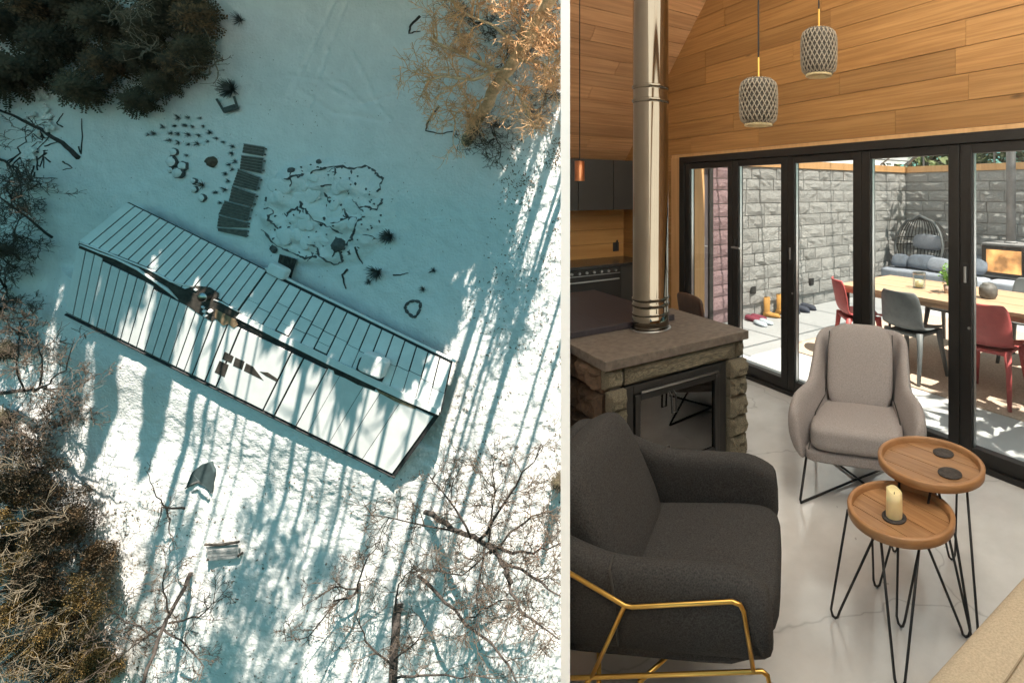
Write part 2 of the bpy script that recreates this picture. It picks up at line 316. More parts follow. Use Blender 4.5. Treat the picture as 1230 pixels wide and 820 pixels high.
# ================================================================== THE ROOM
R = random.Random(7)
def box_room(name, p0, p1, b0, b1, z0, z1, m, parent=None, trim=False, bevel=0):
    o = MB().box(p0, p1, b0, b1, z0, z1).build(name, m, None, bevel=bevel)
    o.matrix_world = roomM(0, 0)
    if trim: o = trim_to_divider(o)
    if o is not None and parent is not None:
        mw = o.matrix_world.copy(); o.parent = parent; o.matrix_parent_inverse = Matrix(); o.matrix_basis = parent.matrix_world.inverted() @ mw
    return o
def adopt(o, parent):
    bpy.context.view_layer.update(); mw = o.matrix_world.copy(); o.parent = parent; o.matrix_basis = parent.matrix_world.inverted() @ mw; return o

fl = struct(box_room('floor', -0.4, 8.2, -3.35, 0.06, -0.12, 0.0, CONC, trim=True), 'polished grey concrete floor of the living room')
cf = struct(box_room('courtyard_floor', 0.2, 9.5, 0.06, 5.7, -0.12, -0.004, CONCO, trim=True), 'pale concrete floor of the courtyard')
g = MB().poly([(-60, -70, -0.13), (70, -70, -0.05), (70, 17, -0.05), (-4.9, 17, -0.05), (-0.27, 0.9, -0.05), (-9, -1.0, -0.05)]).build('ground', SNOW); struct(g, 'snowy ground around the living room')

# added divider panel fills the blank strip between room and snowfield, seen end-on
pdir = Vector((PART_K, 1, 0)).normalized(); Y0, Y1 = 1.15, 6.9
a = Vector((PART_K * Y0, Y0, 0)); e = Vector((PART_K * Y1, Y1, 0))
tl = -PN * 0.0188
zt = [0.0, 2.3, 3.2, 4.1, 5.2]
m = MB(); m.prism([a + Vector((0, 0, -0.12)), e + Vector((0, 0, -0.12)), e + Vector((0, 0, 1.95)), a + (e - a) * 0.52 + Vector((0, 0, 4.75)), a + Vector((0, 0, 4.0))], tl)
struct(m.build('added_divider_panel', WHITE), 'thin white divider panel added between the living room and the snowfield, seen end on')

# ceiling: boards along the ridge, on the slope
SL = math.atan(0.926); cs, sn_ = math.cos(SL), math.sin(SL)
RB = -3.05
ceil = MB(); n_ = Vector((-sn_, 0, cs))
A0, A1 = Vector((-0.15, 0, 2.056 - 0.139)), Vector((3.6, 0, 2.056 + 3.6 * 0.926))
ceil.prism([A0 + n_ * 0.034 + Vector((0, RB, 0)), A1 + n_ * 0.034 + Vector((0, RB, 0)), A1 + n_ * 0.034 + Vector((0, 0.1, 0)), A0 + n_ * 0.034 + Vector((0, 0.1, 0))], n_ * 0.1)
B0, B1 = Vector((3.62, 0, A1.z)), Vector((6.8, 0, A1.z - 3.2 * 0.926)); n2 = Vector((sn_, 0, cs))
ceiling = ceil.build('ceiling', PLANKC); ceiling.matrix_world = roomM(0, 0); trim_to_divider(ceiling); struct(ceiling, 'sloping boarded ceiling of the living room')
# right slope: unseen, added for soft room fill, a roof diffuser of fill diffuser glass
rl = MB()
for k in range(5):
    f0 = B0.lerp(B1, k / 4); dd = (B1 - B0).normalized() * 0.05; rl.prism([f0 - dd + Vector((0, RB, 0)), f0 + dd + Vector((0, RB, 0)), f0 + dd + Vector((0, 0.1, 0)), f0 - dd + Vector((0, 0.1, 0))], n2 * 0.12)
rl = rl.build('roof_light', LIGHTW); rl.matrix_world = roomM(0, 0); fix_normals(rl); tag(rl, 'added unseen frosted roof diffuser over the right side of the living room', 'roof diffuser')
for k in range(4):
    f0, f1 = B0.lerp(B1, k / 4 + 0.013), B0.lerp(B1, (k + 1) / 4 - 0.013); o = MB().poly([f0 + n2 * 0.06 + Vector((0, RB, 0)), f1 + n2 * 0.06 + Vector((0, RB, 0)), f1 + n2 * 0.06 + Vector((0, 0.1, 0)), f0 + n2 * 0.06 + Vector((0, 0.1, 0))]).build('pane', DIFFUSER); o.parent = rl
sl = -0.1; row = 0
while sl < 4.9:
    sl1 = sl + 0.172
    cuts = [0.0]; x = -R.uniform(0.5, 2.6)
    while x > RB + 0.3: cuts.append(x); x -= R.uniform(1.6, 3.0)
    cuts.append(RB)
    for i in range(len(cuts) - 1):
        q0 = Vector((0, 0, 2.056)) + Vector((cs, 0, sn_)) * (sl + 0.003); q1 = Vector((0, 0, 2.056)) + Vector((cs, 0, sn_)) * (sl1 - 0.003)
        y0, y1 = cuts[i] - 0.0015, cuts[i + 1] + 0.0015; d = R.uniform(0, 0.002)
        o = MB().prism([q0 + Vector((0, y0, 0)) - n_ * d, q1 + Vector((0, y0, 0)) - n_ * d, q1 + Vector((0, y1, 0)) - n_ * d, q0 + Vector((0, y1, 0)) - n_ * d], n_ * (0.03 + d)).build('plank', PLANKC)
        o.matrix_world = roomM(0, 0); o = trim_to_divider(o)
        if o: adopt(o, ceiling)
    sl = sl1

# gable wall with boards above and beside the glass doors
gab = MB(); gab.prism([(-0.1, 0.034, 2.072), (7.0, 0.034, 2.072), (7.0, 0.034, 2.25), (3.6, 0.034, 5.36), (-0.1, 0.034, 1.98)], (0, 0.12, 0))
gab.box(-0.1, 1.10, 0.034, 0.154, 0, 2.07); gab.box(5.97, 8.1, 0.034, 0.154, 0, 2.07)
gable = gab.build('gable_wall', PLANK); gable.matrix_world = roomM(0, 0); struct(gable, 'honey wood boarded gable wall above the black glass doors')
z = 2.105; rows = []
while z < 5.2: rows.append((z, z + 0.172, 0.0, 7.0)); z += 0.172
z = 2.105 - 0.172
while z > -0.17: rows.append((max(z, 0), z + 0.172, 0.0, 1.09)); z -= 0.172
for z0, z1, pa, pb in rows:
    ps = max(pa, (z0 - 2.056) / 0.926 - 0.02); pe = min(pb, 3.6 + (5.36 - z0) / 0.926 + 0.05)
    cuts = [ps]; x = ps + R.uniform(0.3, 2.2)
    while x < pe - 0.2: cuts.append(x); x += R.uniform(0.9, 2.3)
    cuts.append(pe)
    for i in range(len(cuts) - 1):
        d = R.uniform(0, 0.003)
        o = MB().box(cuts[i] + 0.001, cuts[i + 1] - 0.001, -d, 0.034, z0 + 0.002, z1 - 0.002).build('plank', PLANK); o.parent = gable
o = MB().box(1.10, 5.97, -0.012, 0.034, 2.072, 2.103).build('trim_board', LIGHTW); o.parent = gable
o = MB().box(1.10, 1.295, -0.02, 0.10, 0.0, 2.071).build('light_post', LIGHTW, bevel=0.004); o.parent = gable

sw_ = MB().box(7.0, 7.14, -5.2, 0.03, -0.12, 2.24).build('added_side_wall', PLANK); sw_.matrix_world = roomM(0, 0); struct(sw_, 'low boarded side wall added unseen right of the view for reflections in the flue')  # unseen wall added to give the flue wood to reflect
# black door surround and leaves
df = MB().box(1.297, 1.387, -0.05, 0.06, 0.0, 2.07).box(1.387, 5.965, -0.05, 0.06, 2.005, 2.07).box(1.387, 5.965, -0.05, 0.06, 0.001, 0.035).box(5.885, 5.965, -0.05, 0.06, 0.035, 2.005)
df = df.build('door_frame', BLACKF, bevel=0.003); df.matrix_world = roomM(0, 0); struct(df, 'black metal surround of the folding glass doors')
edges = [1.389, 2.16, 2.875, 3.63, 4.38, 5.13, 5.883]
dlab = ['narrow glass door leaf at the light wood post, dark house door seen through it', 'glass door leaf with lever handle, boots and slippers seen through it',
        'glass door leaf directly behind the back of the grey armchair', 'glass door leaf showing the hanging chair and grey dining chair', 'glass door leaf showing the outdoor stove and the right red chair', 'glass door leaf hidden past the right end of the view']
for i in range(6):
    e0, e1 = edges[i] + 0.002, edges[i + 1] - 0.002; wd = e1 - e0
    t = empty('glass_door', dlab[i], 'door', roomM(e0, 0, 0.037), 'folding glass door leaves')
    sw = 0.075
    MB().box(0, sw, -0.032, 0.032, 0, 1.965).build('stile', BLACKF, t, bevel=0.004)
    MB().box(wd - sw, wd, -0.032, 0.032, 0, 1.965).build('stile', BLACKF, t, bevel=0.004)
    MB().box(sw, wd - sw, -0.03, 0.03, 0, 0.085).build('bottom_rail', BLACKF, t, bevel=0.004)
    MB().box(sw, wd - sw, -0.03, 0.03, 1.905, 1.965).build('top_rail', BLACKF, t, bevel=0.004)
    MB().box(sw - 0.005, wd - sw + 0.005, -0.004, 0.004, 0.08, 1.91).build('pane', GLASS, t)
    gk = MB()
    for (x0, x1, zz0, zz1) in ((sw, sw + 0.007, 0.085, 1.905), (wd - sw - 0.007, wd - sw, 0.085, 1.905)): gk.box(x0, x1, -0.012, 0.012, zz0, zz1)
    gk.build('gasket', STEELD, t)
    if i in (2, 4):
        h = MB().box(0.02, 0.055, -0.036, -0.033, 1.08, 1.22).build('lock_plate', BLACKM, t)
        MB().box(0.03, 0.045, -0.046, -0.036, 1.10, 1.20).build('pull', STEELD, h, bevel=0.002)
        MB().tube([(0.06, -0.033, 0.82), (0.06, -0.038, 0.82)], 0.009, 8).build('bolt', STEELD, t)
    if i == 1:
        h = MB().box(0.02, 0.05, -0.038, -0.033, 1.0, 1.22).build('lock_plate', BLACKM, t)
        MB().tube([(0.035, -0.038, 1.15), (0.035, -0.075, 1.15), (0.15, -0.08, 1.15)], 0.009, 8).build('handle', STEELD, h)

# kitchen
kw = struct(box_room('kitchen_wall', -0.14, -0.034, -4.6, 0.03, 0, 2.05, SPLASH, trim=True), 'kitchen wall behind the wooden backsplash')
z = 0.9
for k in range(5):
    o = box_room('plank', -0.034, -R.uniform(0, 0.003) - 0.002, -4.4, 0.0, z + 0.002, z + 0.172 - 0.002, SPLASH, trim=True); adopt(o, kw); z += 0.172
bpy.context.view_layer.update()
t = empty('wall_cupboard', 'row of flat dark grey wall cupboards above the wooden backsplash', 'cupboard', roomM(0, 0))
box_room('carcass', 0.0, 0.325, -4.3, -0.04, 1.50, 2.06, CABD, t, trim=True)
for b0, b1 in ((-0.32, -0.045), (-0.752, -0.323), (-1.18, -0.755)):
    box_room('cupboard_door', 0.327, 0.347, b0 + 0.002, b1 - 0.002, 1.495, 2.075, CABD, t, trim=True)
t = empty('kitchen_base', 'dark kitchen base cupboards under a black worktop', 'kitchen unit', roomM(0, 0))
box_room('carcass', 0.0, 0.58, -4.3, 0.0, 0.0, 0.87, CABD, t, trim=True)
box_room('worktop', 0.0, 0.62, -4.3, 0.0, 0.872, 0.905, COUNTER, t, trim=True)
for b0, b1 in ((-0.36, -0.01),): box_room('cupboard_door', 0.582, 0.602, b0, b1, 0.1, 0.865, CABD, t, trim=True)
ov = empty('oven', 'black range oven with a row of steel knobs set in the kitchen base', 'oven', roomM(0, 0))
box_room('body', 0.585, 0.612, -2.0, -0.37, 0.15, 0.866, IRON, ov, trim=True)
box_room('handle', 0.615, 0.64, -2.0, -0.40, 0.735, 0.748, STEELD, ov, trim=True)
box_room('trim', 0.6125, 0.618, -2.0, -0.38, 0.80, 0.806, STEELD, ov, trim=True)
for k in range(7):
    o = MB().tube([(0.612, -0.44 - k * 0.085, 0.835), (0.635, -0.44 - k * 0.085, 0.835)], 0.014, 8).build('knob', STEELD, ov)
o = MB().box(0, 0.012, -0.04, 0.04, 0, 0.11).box(0.012, 0.03, 0.0, 0.02, 0.03, 0.14).build('wall_socket', SOCK, bevel=0.003); put(o, roomM(0.0, -0.11, 0.97)); tag(o, 'small dark socket with a plug on the wooden kitchen backsplash', 'socket')

# dining table with dark top
t = empty('dining_table', 'dark indigo topped dining table behind the stone fireplace', 'table', roomM(1.63, -1.28))
o = MB().box(0, 1.26, -1.7, 0.1, 0.80, 0.842).build('table_top', TABLED, None, bevel=0.004); o.matrix_world = t.matrix_world; trim_to_divider(o); adopt(o, t)
for x, y in ((0.1, 0.0), (0.75, 0.0)): MB().box(x, x + 0.07, y, y + 0.07, 0, 0.80).build('leg', CABD, t)
# leather chair
t = empty('leather_chair', 'dark brown leather dining chair behind the steel flue', 'chair', roomM(2.36, -0.72, 0, rad(-8)))
def fn(i, j): x = (i - 0.5) * 0.44; return (x, 0.05 - 0.35 * (x * x) * 4 * 0.22 + 0.05 * (1 - j), 0.50 + 0.35 * j - 0.02 * (abs(x) / 0.22) ** 3 * j)
MB().grid(12, 6, fn).build('backrest', LEATH, t, True, solid=0.035, sub=1)
MB().pillow(0.44, 0.42, 0.09, M=Matrix.Translation((0, -0.19, 0.46))).build('seat', LEATH, t, True)
for x in (-0.19, 0.19):
    for y in (-0.36, 0.04): MB().tube([(x, y, 0), (x * 0.9, y, 0.43)], [0.012, 0.018]).build('leg', BLACKM, t)

# stone blocks: shared rough faced meshes (unit box, face at y = -1)
def block_mesh(name, m, seed, rough=0.5, nx=4, nz=3):
    rr = random.Random(seed); mb = MB()
    def fn(i, j):
        ed = min(i, 1 - i) < 1e-6 or min(j, 1 - j) < 1e-6
        return (i - 0.5 + (0 if ed else rr.uniform(-.04, .04)), -0.55 if ed else -1 + rr.uniform(-rough, rough * 0.5), j - 0.5 + (0 if ed else rr.uniform(-.04, .04)))
    mb.grid(nx, nz, fn)
    P4 = [(-.5, -.55, -.5), (.5, -.55, -.5), (.5, -.55, .5), (-.5, -.55, .5)]
    for i in range(4):
        a_, b_ = P4[i], P4[(i + 1) % 4]; mb.quad(a_, (a_[0], 0.2, a_[2]), (b_[0], 0.2, b_[2]), b_)
    me = bpy.data.meshes.new(name); me.from_pydata(mb.v, [], mb.f)
    bm = bmesh.new(); bm.from_mesh(me); bmesh.ops.remove_doubles(bm, verts=bm.verts, dist=1e-4); bmesh.ops.recalc_face_normals(bm, faces=bm.faces); bm.to_mesh(me); bm.free()
    me.materials.append(m); return me
def courses(parent, meshes, x0, x1, zlist, depth, lmin, lmax, rr, joint=0.012, pick=None):
    for k in range(len(zlist) - 1):
        z0, z1 = zlist[k], zlist[k + 1]; x = x0
        while x < x1 - 0.01:
            L = rr.uniform(lmin, lmax); xe = x + L
            if x1 - xe < lmin * 0.6: xe = x1
            me = rr.choice(meshes); me = pick(x, z0, me) if pick else me
            share('stone', me, parent, ((x + xe) / 2, 0, (z0 + z1) / 2), ((xe - x - joint) * rr.choice((1, -1)), depth * rr.uniform(0.8, 1.2), z1 - z0 - joint))
            x = xe

# fireplace
FP = empty('fireplace', 'stone fireplace with granite slab top and black glazed fire door', 'fireplace', roomM(3.41, -1.98, 0, rad(90)))   # local x along its front, y into it
MB().box(0.05, 0.11, 0.03, 0.84, 0, 0.70).box(0.11, 0.89, 0.55, 0.84, 0, 0.70).box(0.89, 0.95, 0.03, 0.84, 0, 0.70).box(0.11, 0.89, 0.03, 0.55, 0.655, 0.70).build('core', MORT, FP)
o = MB().box(-0.01, 1.012, -0.025, 0.875, 0.745, 0.80).build('slab', SLABM, None, bevel=0.004); o.matrix_world = FP.matrix_world.copy(); trim_to_divider(o); adopt(o, FP)
fs = [block_mesh('hearth stone', STONEF, 20 + i, 0.22, 8, 5) for i in range(6)]; fb = [block_mesh('hearth side stone', STONEB, 40 + i, 0.25, 8, 5) for i in range(6)]
rr = random.Random(3)
share('stone', fs[0], FP, (0.53, 0.045, 0.685), (0.80, 0.05, 0.105)); share('stone', fs[2], FP, (0.962, 0.045, 0.685), (0.045, 0.05, 0.105)); share('stone', fs[1], FP, (0.06, 0.045, 0.685), (0.105, 0.05, 0.105))
for zs, x0, x1 in (((0, 0.14, 0.28, 0.43, 0.52, 0.63), 0.005, 0.12), ((0, 0.15, 0.27, 0.40, 0.52, 0.63), 0.845, 0.985)): courses(FP, fs, x0, x1, zs, 0.055, 0.2, 0.3, rr, 0.008)
# left and right flanks
lf = [(0.0, 0.16), (0.16, 0.30), (0.30, 0.42), (0.42, 0.60), (0.60, 0.74)]
for z0, z1 in lf:
    y = 0.05
    while y < 0.86:
        L = rr.uniform(0.16, 0.36); ye = min(0.86, y + L)
        share('stone', rr.choice(fb), FP, (0.045, (y + ye) / 2, (z0 + z1) / 2), (ye - y - 0.01, 0.06, z1 - z0 - 0.01), rz=rad(-90))
        share('stone', rr.choice(fs), FP, (0.955, (y + ye) / 2, (z0 + z1) / 2), (ye - y - 0.01, 0.045, z1 - z0 - 0.01), rz=rad(90)); y = ye
fi = MB().box(0.125, 0.175, 0.0, 0.06, 0.02, 0.625).box(0.785, 0.84, 0.0, 0.06, 0.02, 0.625).box(0.175, 0.785, 0.0, 0.06, 0.575, 0.625).box(0.175, 0.785, 0.0, 0.06, 0.02, 0.07).build('insert_frame', IRON, FP, bevel=0.003)
fd = MB().box(0.18, 0.215, -0.012, 0.03, 0.075, 0.57).box(0.745, 0.78, -0.012, 0.03, 0.075, 0.57).box(0.215, 0.745, -0.012, 0.03, 0.535, 0.57).box(0.215, 0.745, -0.012, 0.03, 0.075, 0.11).build('fire_door', IRON, FP, bevel=0.004)
MB().box(0.212, 0.748, 0.008, 0.013, 0.107, 0.538).build('pane', GLASSD, fd)
MB().tube([(0.40, -0.012, 0.545), (0.40, -0.04, 0.53), (0.40, -0.045, 0.43), (0.43, -0.045, 0.43), (0.43, -0.04, 0.53), (0.43, -0.012, 0.545)], 0.006, 6).build('handle', IRON, fd)
MB().box(0.21, 0.76, -0.03, -0.018, 0.582, 0.592).build('air_slider', STEELD, FP)
MB().box(0.176, 0.784, 0.06, 0.54, 0.03, 0.04).box(0.176, 0.784, 0.53, 0.54, 0.04, 0.63).box(0.176, 0.18, 0.06, 0.53, 0.04, 0.63).box(0.78, 0.784, 0.06, 0.53, 0.04, 0.63).build('firebox', BROWNR, FP)
lg = MB()
for k in range(4): lg.tube([(0.28 + 0.04 * k, 0.2 + 0.05 * k, 0.09 + 0.045 * (k % 2)), (0.68 - 0.03 * k, 0.26 + 0.04 * (k % 3), 0.09 + 0.05 * (k % 2))], 0.04, 7)
lg.build('log', BARKD, FP)

bpy.context.view_layer.update()
for o in list(FP.children):
    if o.type == 'MESH' and (o.name.startswith('stone') or o.name.startswith('core')):
        cs_ = [o.matrix_world @ Vector(c_) for c_ in o.bound_box]
        if min(c_.dot(PN) for c_ in cs_) < 0: o.data = o.data.copy(); trim_to_divider(o)
# flue: bands and pipe
t = empty('flue_pipe', 'tall polished steel flue rising from the stone fireplace', 'flue', Matrix.Translation(RW(2.97, -1.425, 0.80)))
MB().lathe([(0.0, 0), (0.121, 0), (0.121, 0.10), (0.1175, 0.101), (0.1175, 4.1)], 40).build('pipe', STEEL, t, True)
t.children[0].data.polygons.foreach_set('use_smooth', [True] * len(t.children[0].data.polygons))
for zz in (0.105, 0.165, 0.205, 1.50, 1.59): MB().lathe([(0.1177, zz - 0.012), (0.124, zz - 0.006), (0.124, zz + 0.006), (0.1177, zz + 0.012)], 40).build('band', STEEL, t, True)
MB().lathe([(0.122, 0.001), (0.135, 0.001), (0.135, 0.006), (0.122, 0.008)], 40).build('collar', STEELD, t, True)

# ------------------------------------------------------------------ armchairs
def shell(hw_f, hw_b, xf, xb, arm_h, back_h, th, z0, tilt, ramp0, ramp1, flare=0.03, rc=0.14, front_drop=0.04):
    path = []
    N1, N2 = 10, 6
    for i in range(N1 + 1):
        s = i / N1; path.append((xf + (xb + rc - xf) * s, hw_f + (hw_b - hw_f) * s))
    for i in range(1, N2): a_ = math.pi / 2 * i / N2; path.append((xb + rc - rc * math.sin(a_), hw_b - rc + rc * math.cos(a_)))
    for i in range(0, 9): path.append((xb, (hw_b - rc) * (1 - 2 * i / 8)))
    for i in range(1, N2): a_ = math.pi / 2 * (1 - i / N2); path.append((xb + rc - rc * math.sin(a_), -(hw_b - rc + rc * math.cos(a_))))
    for i in range(N1 + 1):
        s = 1 - i / N1; path.append((xf + (xb + rc - xf) * s, -(hw_f + (hw_b - hw_f) * s)))
    m = len(path); secs = []
    for i, (x, y) in enumerate(path):
        x0, y0 = path[max(i - 1, 0)]; x1, y1 = path[min(i + 1, m - 1)]
        tx, ty = x1 - x0, y1 - y0; l = math.hypot(tx, ty); nx, ny = ty / l, -tx / l         # outward?
        if nx * x + ny * y < 0 and abs(y) > 0.01: nx, ny = -nx, -ny
        if abs(y) <= 0.01: nx, ny = -1, 0
        s = min(1, max(0, (ramp0 - x) / (ramp0 - ramp1))); s = s * s * (3 - 2 * s); h = arm_h + (back_h - arm_h) * s
        fr = max(0, (x - (xf - 0.10)) / 0.10); h -= front_drop * fr * fr
        T = th * (1 - 0.12 * s)
        prof = [(0.0, z0), (0.0, (z0 + h) / 2), (0.0, h - 0.045), (0.014, h - 0.012), (T * 0.5, h), (T - 0.016, h - 0.012), (T, h - 0.05), (T + 0.01, (z0 + h) / 2), (T - 0.01, z0 + 0.05), (T - 0.05, z0)]
        ring = []
        for (o_, zz) in prof:
            k = (zz - z0); off = o_ - T + flare * k / 0.3
            px, py = x + nx * off, y + ny * off
            px -= tilt * k * (0.25 + 0.75 * s)
            ring.append((px, py, zz))
        secs.append(ring)
    mb = MB(); n = len(prof)
    def endring(r, dx):
        c = Vector((sum(p[0] for p in r) / n, sum(p[1] for p in r) / n, sum(p[2] for p in r) / n))
        return [tuple(c + (Vector(p) - c) * 0.82 + Vector((dx, 0, 0))) for p in r]
    secs = [endring(secs[0], 0.03)] + secs + [endring(secs[-1], 0.03)]
    for r_ in secs: mb.v += r_
    for i in range(len(secs) - 1):
        for k in range(n):
            k2 = (k + 1) % n; mb.f.append((i * n + k, i * n + k2, (i + 1) * n + k2, (i + 1) * n + k))
    mb.f.append(tuple(range(n))); mb.f.append(tuple(reversed(range((len(secs) - 1) * n, len(secs) * n))))
    return mb
def apply_mods(o):
    dg = bpy.context.evaluated_depsgraph_get(); me = bpy.data.meshes.new_from_object(o.evaluated_get(dg)); o.modifiers.clear(); o.data = me; return o

DCH = empty('armchair', 'charcoal fabric armchair with brass tube frame, cut off by the added white divider', 'armchair', roomM(4.40, -2.24, 0, rad(43.8)))
sh = fix_normals(shell(0.40, 0.40, 0.385, -0.34, 0.60, 0.745, 0.105, 0.322, 0.34, -0.02, -0.38, 0.0).build('shell', FABD, DCH, True, sub=1))
seat = MB().pillow(0.72, 0.59, 0.15, 10, 6, Matrix.Translation((0.06, 0, 0.355)) @ Matrix.Rotation(rad(-3), 4, 'Y'), 0.12).build('seat_cushion', FABD, DCH, True, weld=True)
Mb = Matrix.Translation((-0.20, 0, 0.575)) @ Matrix.Rotation(rad(-24), 4, 'Y')
backc = MB().pillow(0.15, 0.56, 0.53, 12, 4, Mb).build('back_cushion', FABD, DCH, True, weld=True)
base = MB().pillow(0.74, 0.72, 0.08, 8, 8, Matrix.Translation((0.01, 0, 0.345))).build('seat_base', FABD, DCH, True, weld=True)
for o in (sh, seat, backc, base):
    bpy.context.view_layer.update(); apply_mods(o); trim_to_divider(o)
# seams
for sg in (-1, 1):
    y = 0.405 * sg; sm = MB()
    sm.tube([(-0.045, y, 0.385), (-0.05, y * 1.005, 0.45), (-0.06, y * 1.0, 0.55), (-0.075, y * 0.97, 0.594), (-0.078, y * 0.87, 0.607), (-0.07, y * 0.765, 0.58)], 0.0035, 5); sm.build('seam', SEAM, DCH)
for sg in (-1, 1):
    y = 0.412 * sg if sg < 0 else 0.385; fr = MB()
    dx = 0.0 if sg < 0 else -0.075
    fr.tube(([(-0.42, y, 0.72)] if sg < 0 else []) + [(-0.215, y, 0.603), (-0.022, y, 0.508), (0.0, y, 0.506), (0.29 + dx, y, 0.545), (0.312 + dx, y, 0.538), (0.322 + dx, y, 0.52), (0.35 + dx, y, 0.355)], 0.0066, 8)
    fr.tube([(-0.022, y, 0.508), (-0.122, y, 0.292)], 0.0066, 8)
    fr.tube([(-0.36, y, 0.262), (-0.122, y, 0.292), (0.345 + dx, y, 0.352), (0.375 + dx, y, 0.356), (0.39 + dx, y, 0.345), (0.395 + dx, y, 0.32), (0.40 + dx, y, 0.0)], 0.0066, 8)
    fr.tube([(-0.122, y, 0.292), (-0.30, y, 0.06), (-0.33, y, 0.0)], 0.0066, 8)
    o = fr.build('frame', GOLD, DCH, True); bpy.context.view_layer.update(); trim_to_divider(o)
o = MB().tube([(0.02, -0.41, 0.29), (0.20, 0.0, 0.20), (0.02, 0.41, 0.29)], 0.007, 8).tube([(-0.10, -0.41, 0.274), (-0.25, 0.0, 0.18), (-0.1, 0.41, 0.274)], 0.007, 8).build('cross_bar', GOLD, DCH, True); trim_to_divider(o)

GCH = empty('armchair', 'light warm grey fabric armchair on a black rod base facing the tray tables', 'armchair', roomM(4.10, -0.70, 0, rad(-56.2)))
fix_normals(shell(0.335, 0.225, 0.30, -0.27, 0.565, 0.79, 0.07, 0.235, 0.30, 0.04, -0.24, 0.05, rc=0.12, front_drop=0.06).build('shell', FABG, GCH, True, sub=1))
MB().pillow(0.58, 0.50, 0.14, 10, 6, Matrix.Translation((0.055, 0, 0.345)) @ Matrix.Rotation(rad(-4), 4, 'Y'), 0.2).build('seat_cushion', FABG, GCH, True, weld=True)
MB().pillow(0.12, 0.40, 0.52, 12, 4.5, Matrix.Translation((-0.235, 0, 0.60)) @ Matrix.Rotation(rad(-20), 4, 'Y')).build('back_cushion', FABG, GCH, True, weld=True)
MB().pillow(0.60, 0.56, 0.07, 10, 8, Matrix.Translation((0.025, 0, 0.262))).build('seat_base', FABG, GCH, True, weld=True)
for sg in (-1, 1): MB().tube([(0.318, 0.245 * sg, 0.30), (0.10, 0.235 * sg, 0.418), (-0.14, 0.205 * sg, 0.44), (-0.21, 0.2 * sg, 0.60), (-0.285, 0.195 * sg, 0.80)], 0.0035, 5).build('seam', SEAM, GCH)
for sg in (-1, 1):
    MB().tube([(sg * 0.20, -0.27, 0.235), (sg * 0.325, -0.29, 0.02), (sg * 0.33, -0.285, 0.008), (sg * 0.31, -0.27, 0.008), (0.0, 0.0, 0.012), (sg * 0.31, 0.27, 0.008), (sg * 0.33, 0.285, 0.008), (sg * 0.325, 0.29, 0.02), (sg * 0.2, 0.27, 0.235)], 0.0075, 8).build('leg', BLACKM, GCH, True)

# ------------------------------------------------------------------ tray tables, coasters, candle
def tray_table(label, p, b, z, r, turn, legs):
    t = empty('tray_table', label, 'side table', roomM(p, b, 0, turn), 'pair of round tray tables')
    MB().lathe([(0, z - 0.028), (r - 0.006, z - 0.028), (r + 0.001, z - 0.024), (r + 0.003, z + 0.006), (r - 0.002, z + 0.010), (r - 0.014, z + 0.010), (r - 0.017, z + 0.005), (r - 0.018, z - 0.021)], 64).build('rim', TRAYR, t, True)
    x = -(r - 0.018); wds = [0.22, 0.26, 0.28, 0.24]; tot = sum(wds); R0 = r - 0.019
    for k in range(4):
        x1 = x + 2 * (r - 0.018) * wds[k] / tot; pts = []
        for i in range(13): xx = x + 0.0016 + (x1 - x - 0.0032) * i / 12; pts.append((xx, math.sqrt(max(0, R0 * R0 - xx * xx))))
        pts = pts + [(a_, -b_) for a_, b_ in reversed(pts)]
        o = MB().prism([(q[1], q[0], z - 0.022) for q in pts], (0, 0, 0.008)).build('plank', TRAY, t); fix_normals(o); x = x1
    for a_ in legs:
        ca, sa = math.cos(a_), math.sin(a_); ti = Vector((-sa, ca, 0)); pv = Vector((0.84, 0.54, 0)); ti = pv if abs(ti.dot(pv)) < 0.55 else ti; ro, ri = r * 0.66, r + 0.05
        tops = [Vector((ca * ro, sa * ro, z - 0.036)) + ti * s * 0.068 for s in (-1, 1)]; ft = Vector((ca * ri, sa * ri, 0.006))
        MB().tube([tops[0], ft - ti * 0.017 + Vector((0, 0, 0.03)), ft - ti * 0.010 + Vector((0, 0, 0.006)), ft, ft + ti * 0.010 + Vector((0, 0, 0.006)), ft + ti * 0.017 + Vector((0, 0, 0.03)), tops[1]], 0.0052, 8).build('leg', BLACKM, t, True)
    return t
def legang(p, b, pts, turn): return [math.atan2(q[1] - b, q[0] - p) - turn for q in pts]
T1 = tray_table('taller round wooden tray table holding two dark coasters', 4.845, -1.195, 0.56, 0.212, rad(4), legang(4.845, -1.195, [(5.043, -1.28), (4.805, -0.946), (4.63, -1.10), (4.87, -1.45)], rad(4)))
T2 = tray_table('lower round wooden tray table with the cream candle on it', 4.887, -1.487, 0.48, 0.196, rad(-3), legang(4.887, -1.487, [(4.71, -1.60), (5.017, -1.69), (5.03, -1.34), (4.671, -1.335)], rad(-3)))
def coaster(u, v, z, r, label):
    p, b, _ = onz(u, v, z); o = MB().lathe([(0, 0), (r, 0), (r + 0.001, 0.003), (r, 0.006), (0, 0.006)], 32).build('coaster', COAST, None, True); put(o, roomM(p, b, z - 0.0135)); tag(o, label, 'coaster', 'dark round coasters'); return p, b
coaster(1133, 541, 0.56, 0.043, 'dark round coaster farther from the camera on the taller tray table')
coaster(1141, 565, 0.56, 0.046, 'dark round coaster near the front rim of the taller tray table')
p, b = coaster(1074, 617, 0.48, 0.045, 'dark round coaster under the cream candle')
t = empty('candle', 'thick cream pillar candle with a slanted burnt top on the lower tray', 'candle', roomM(p, b, 0.4735))
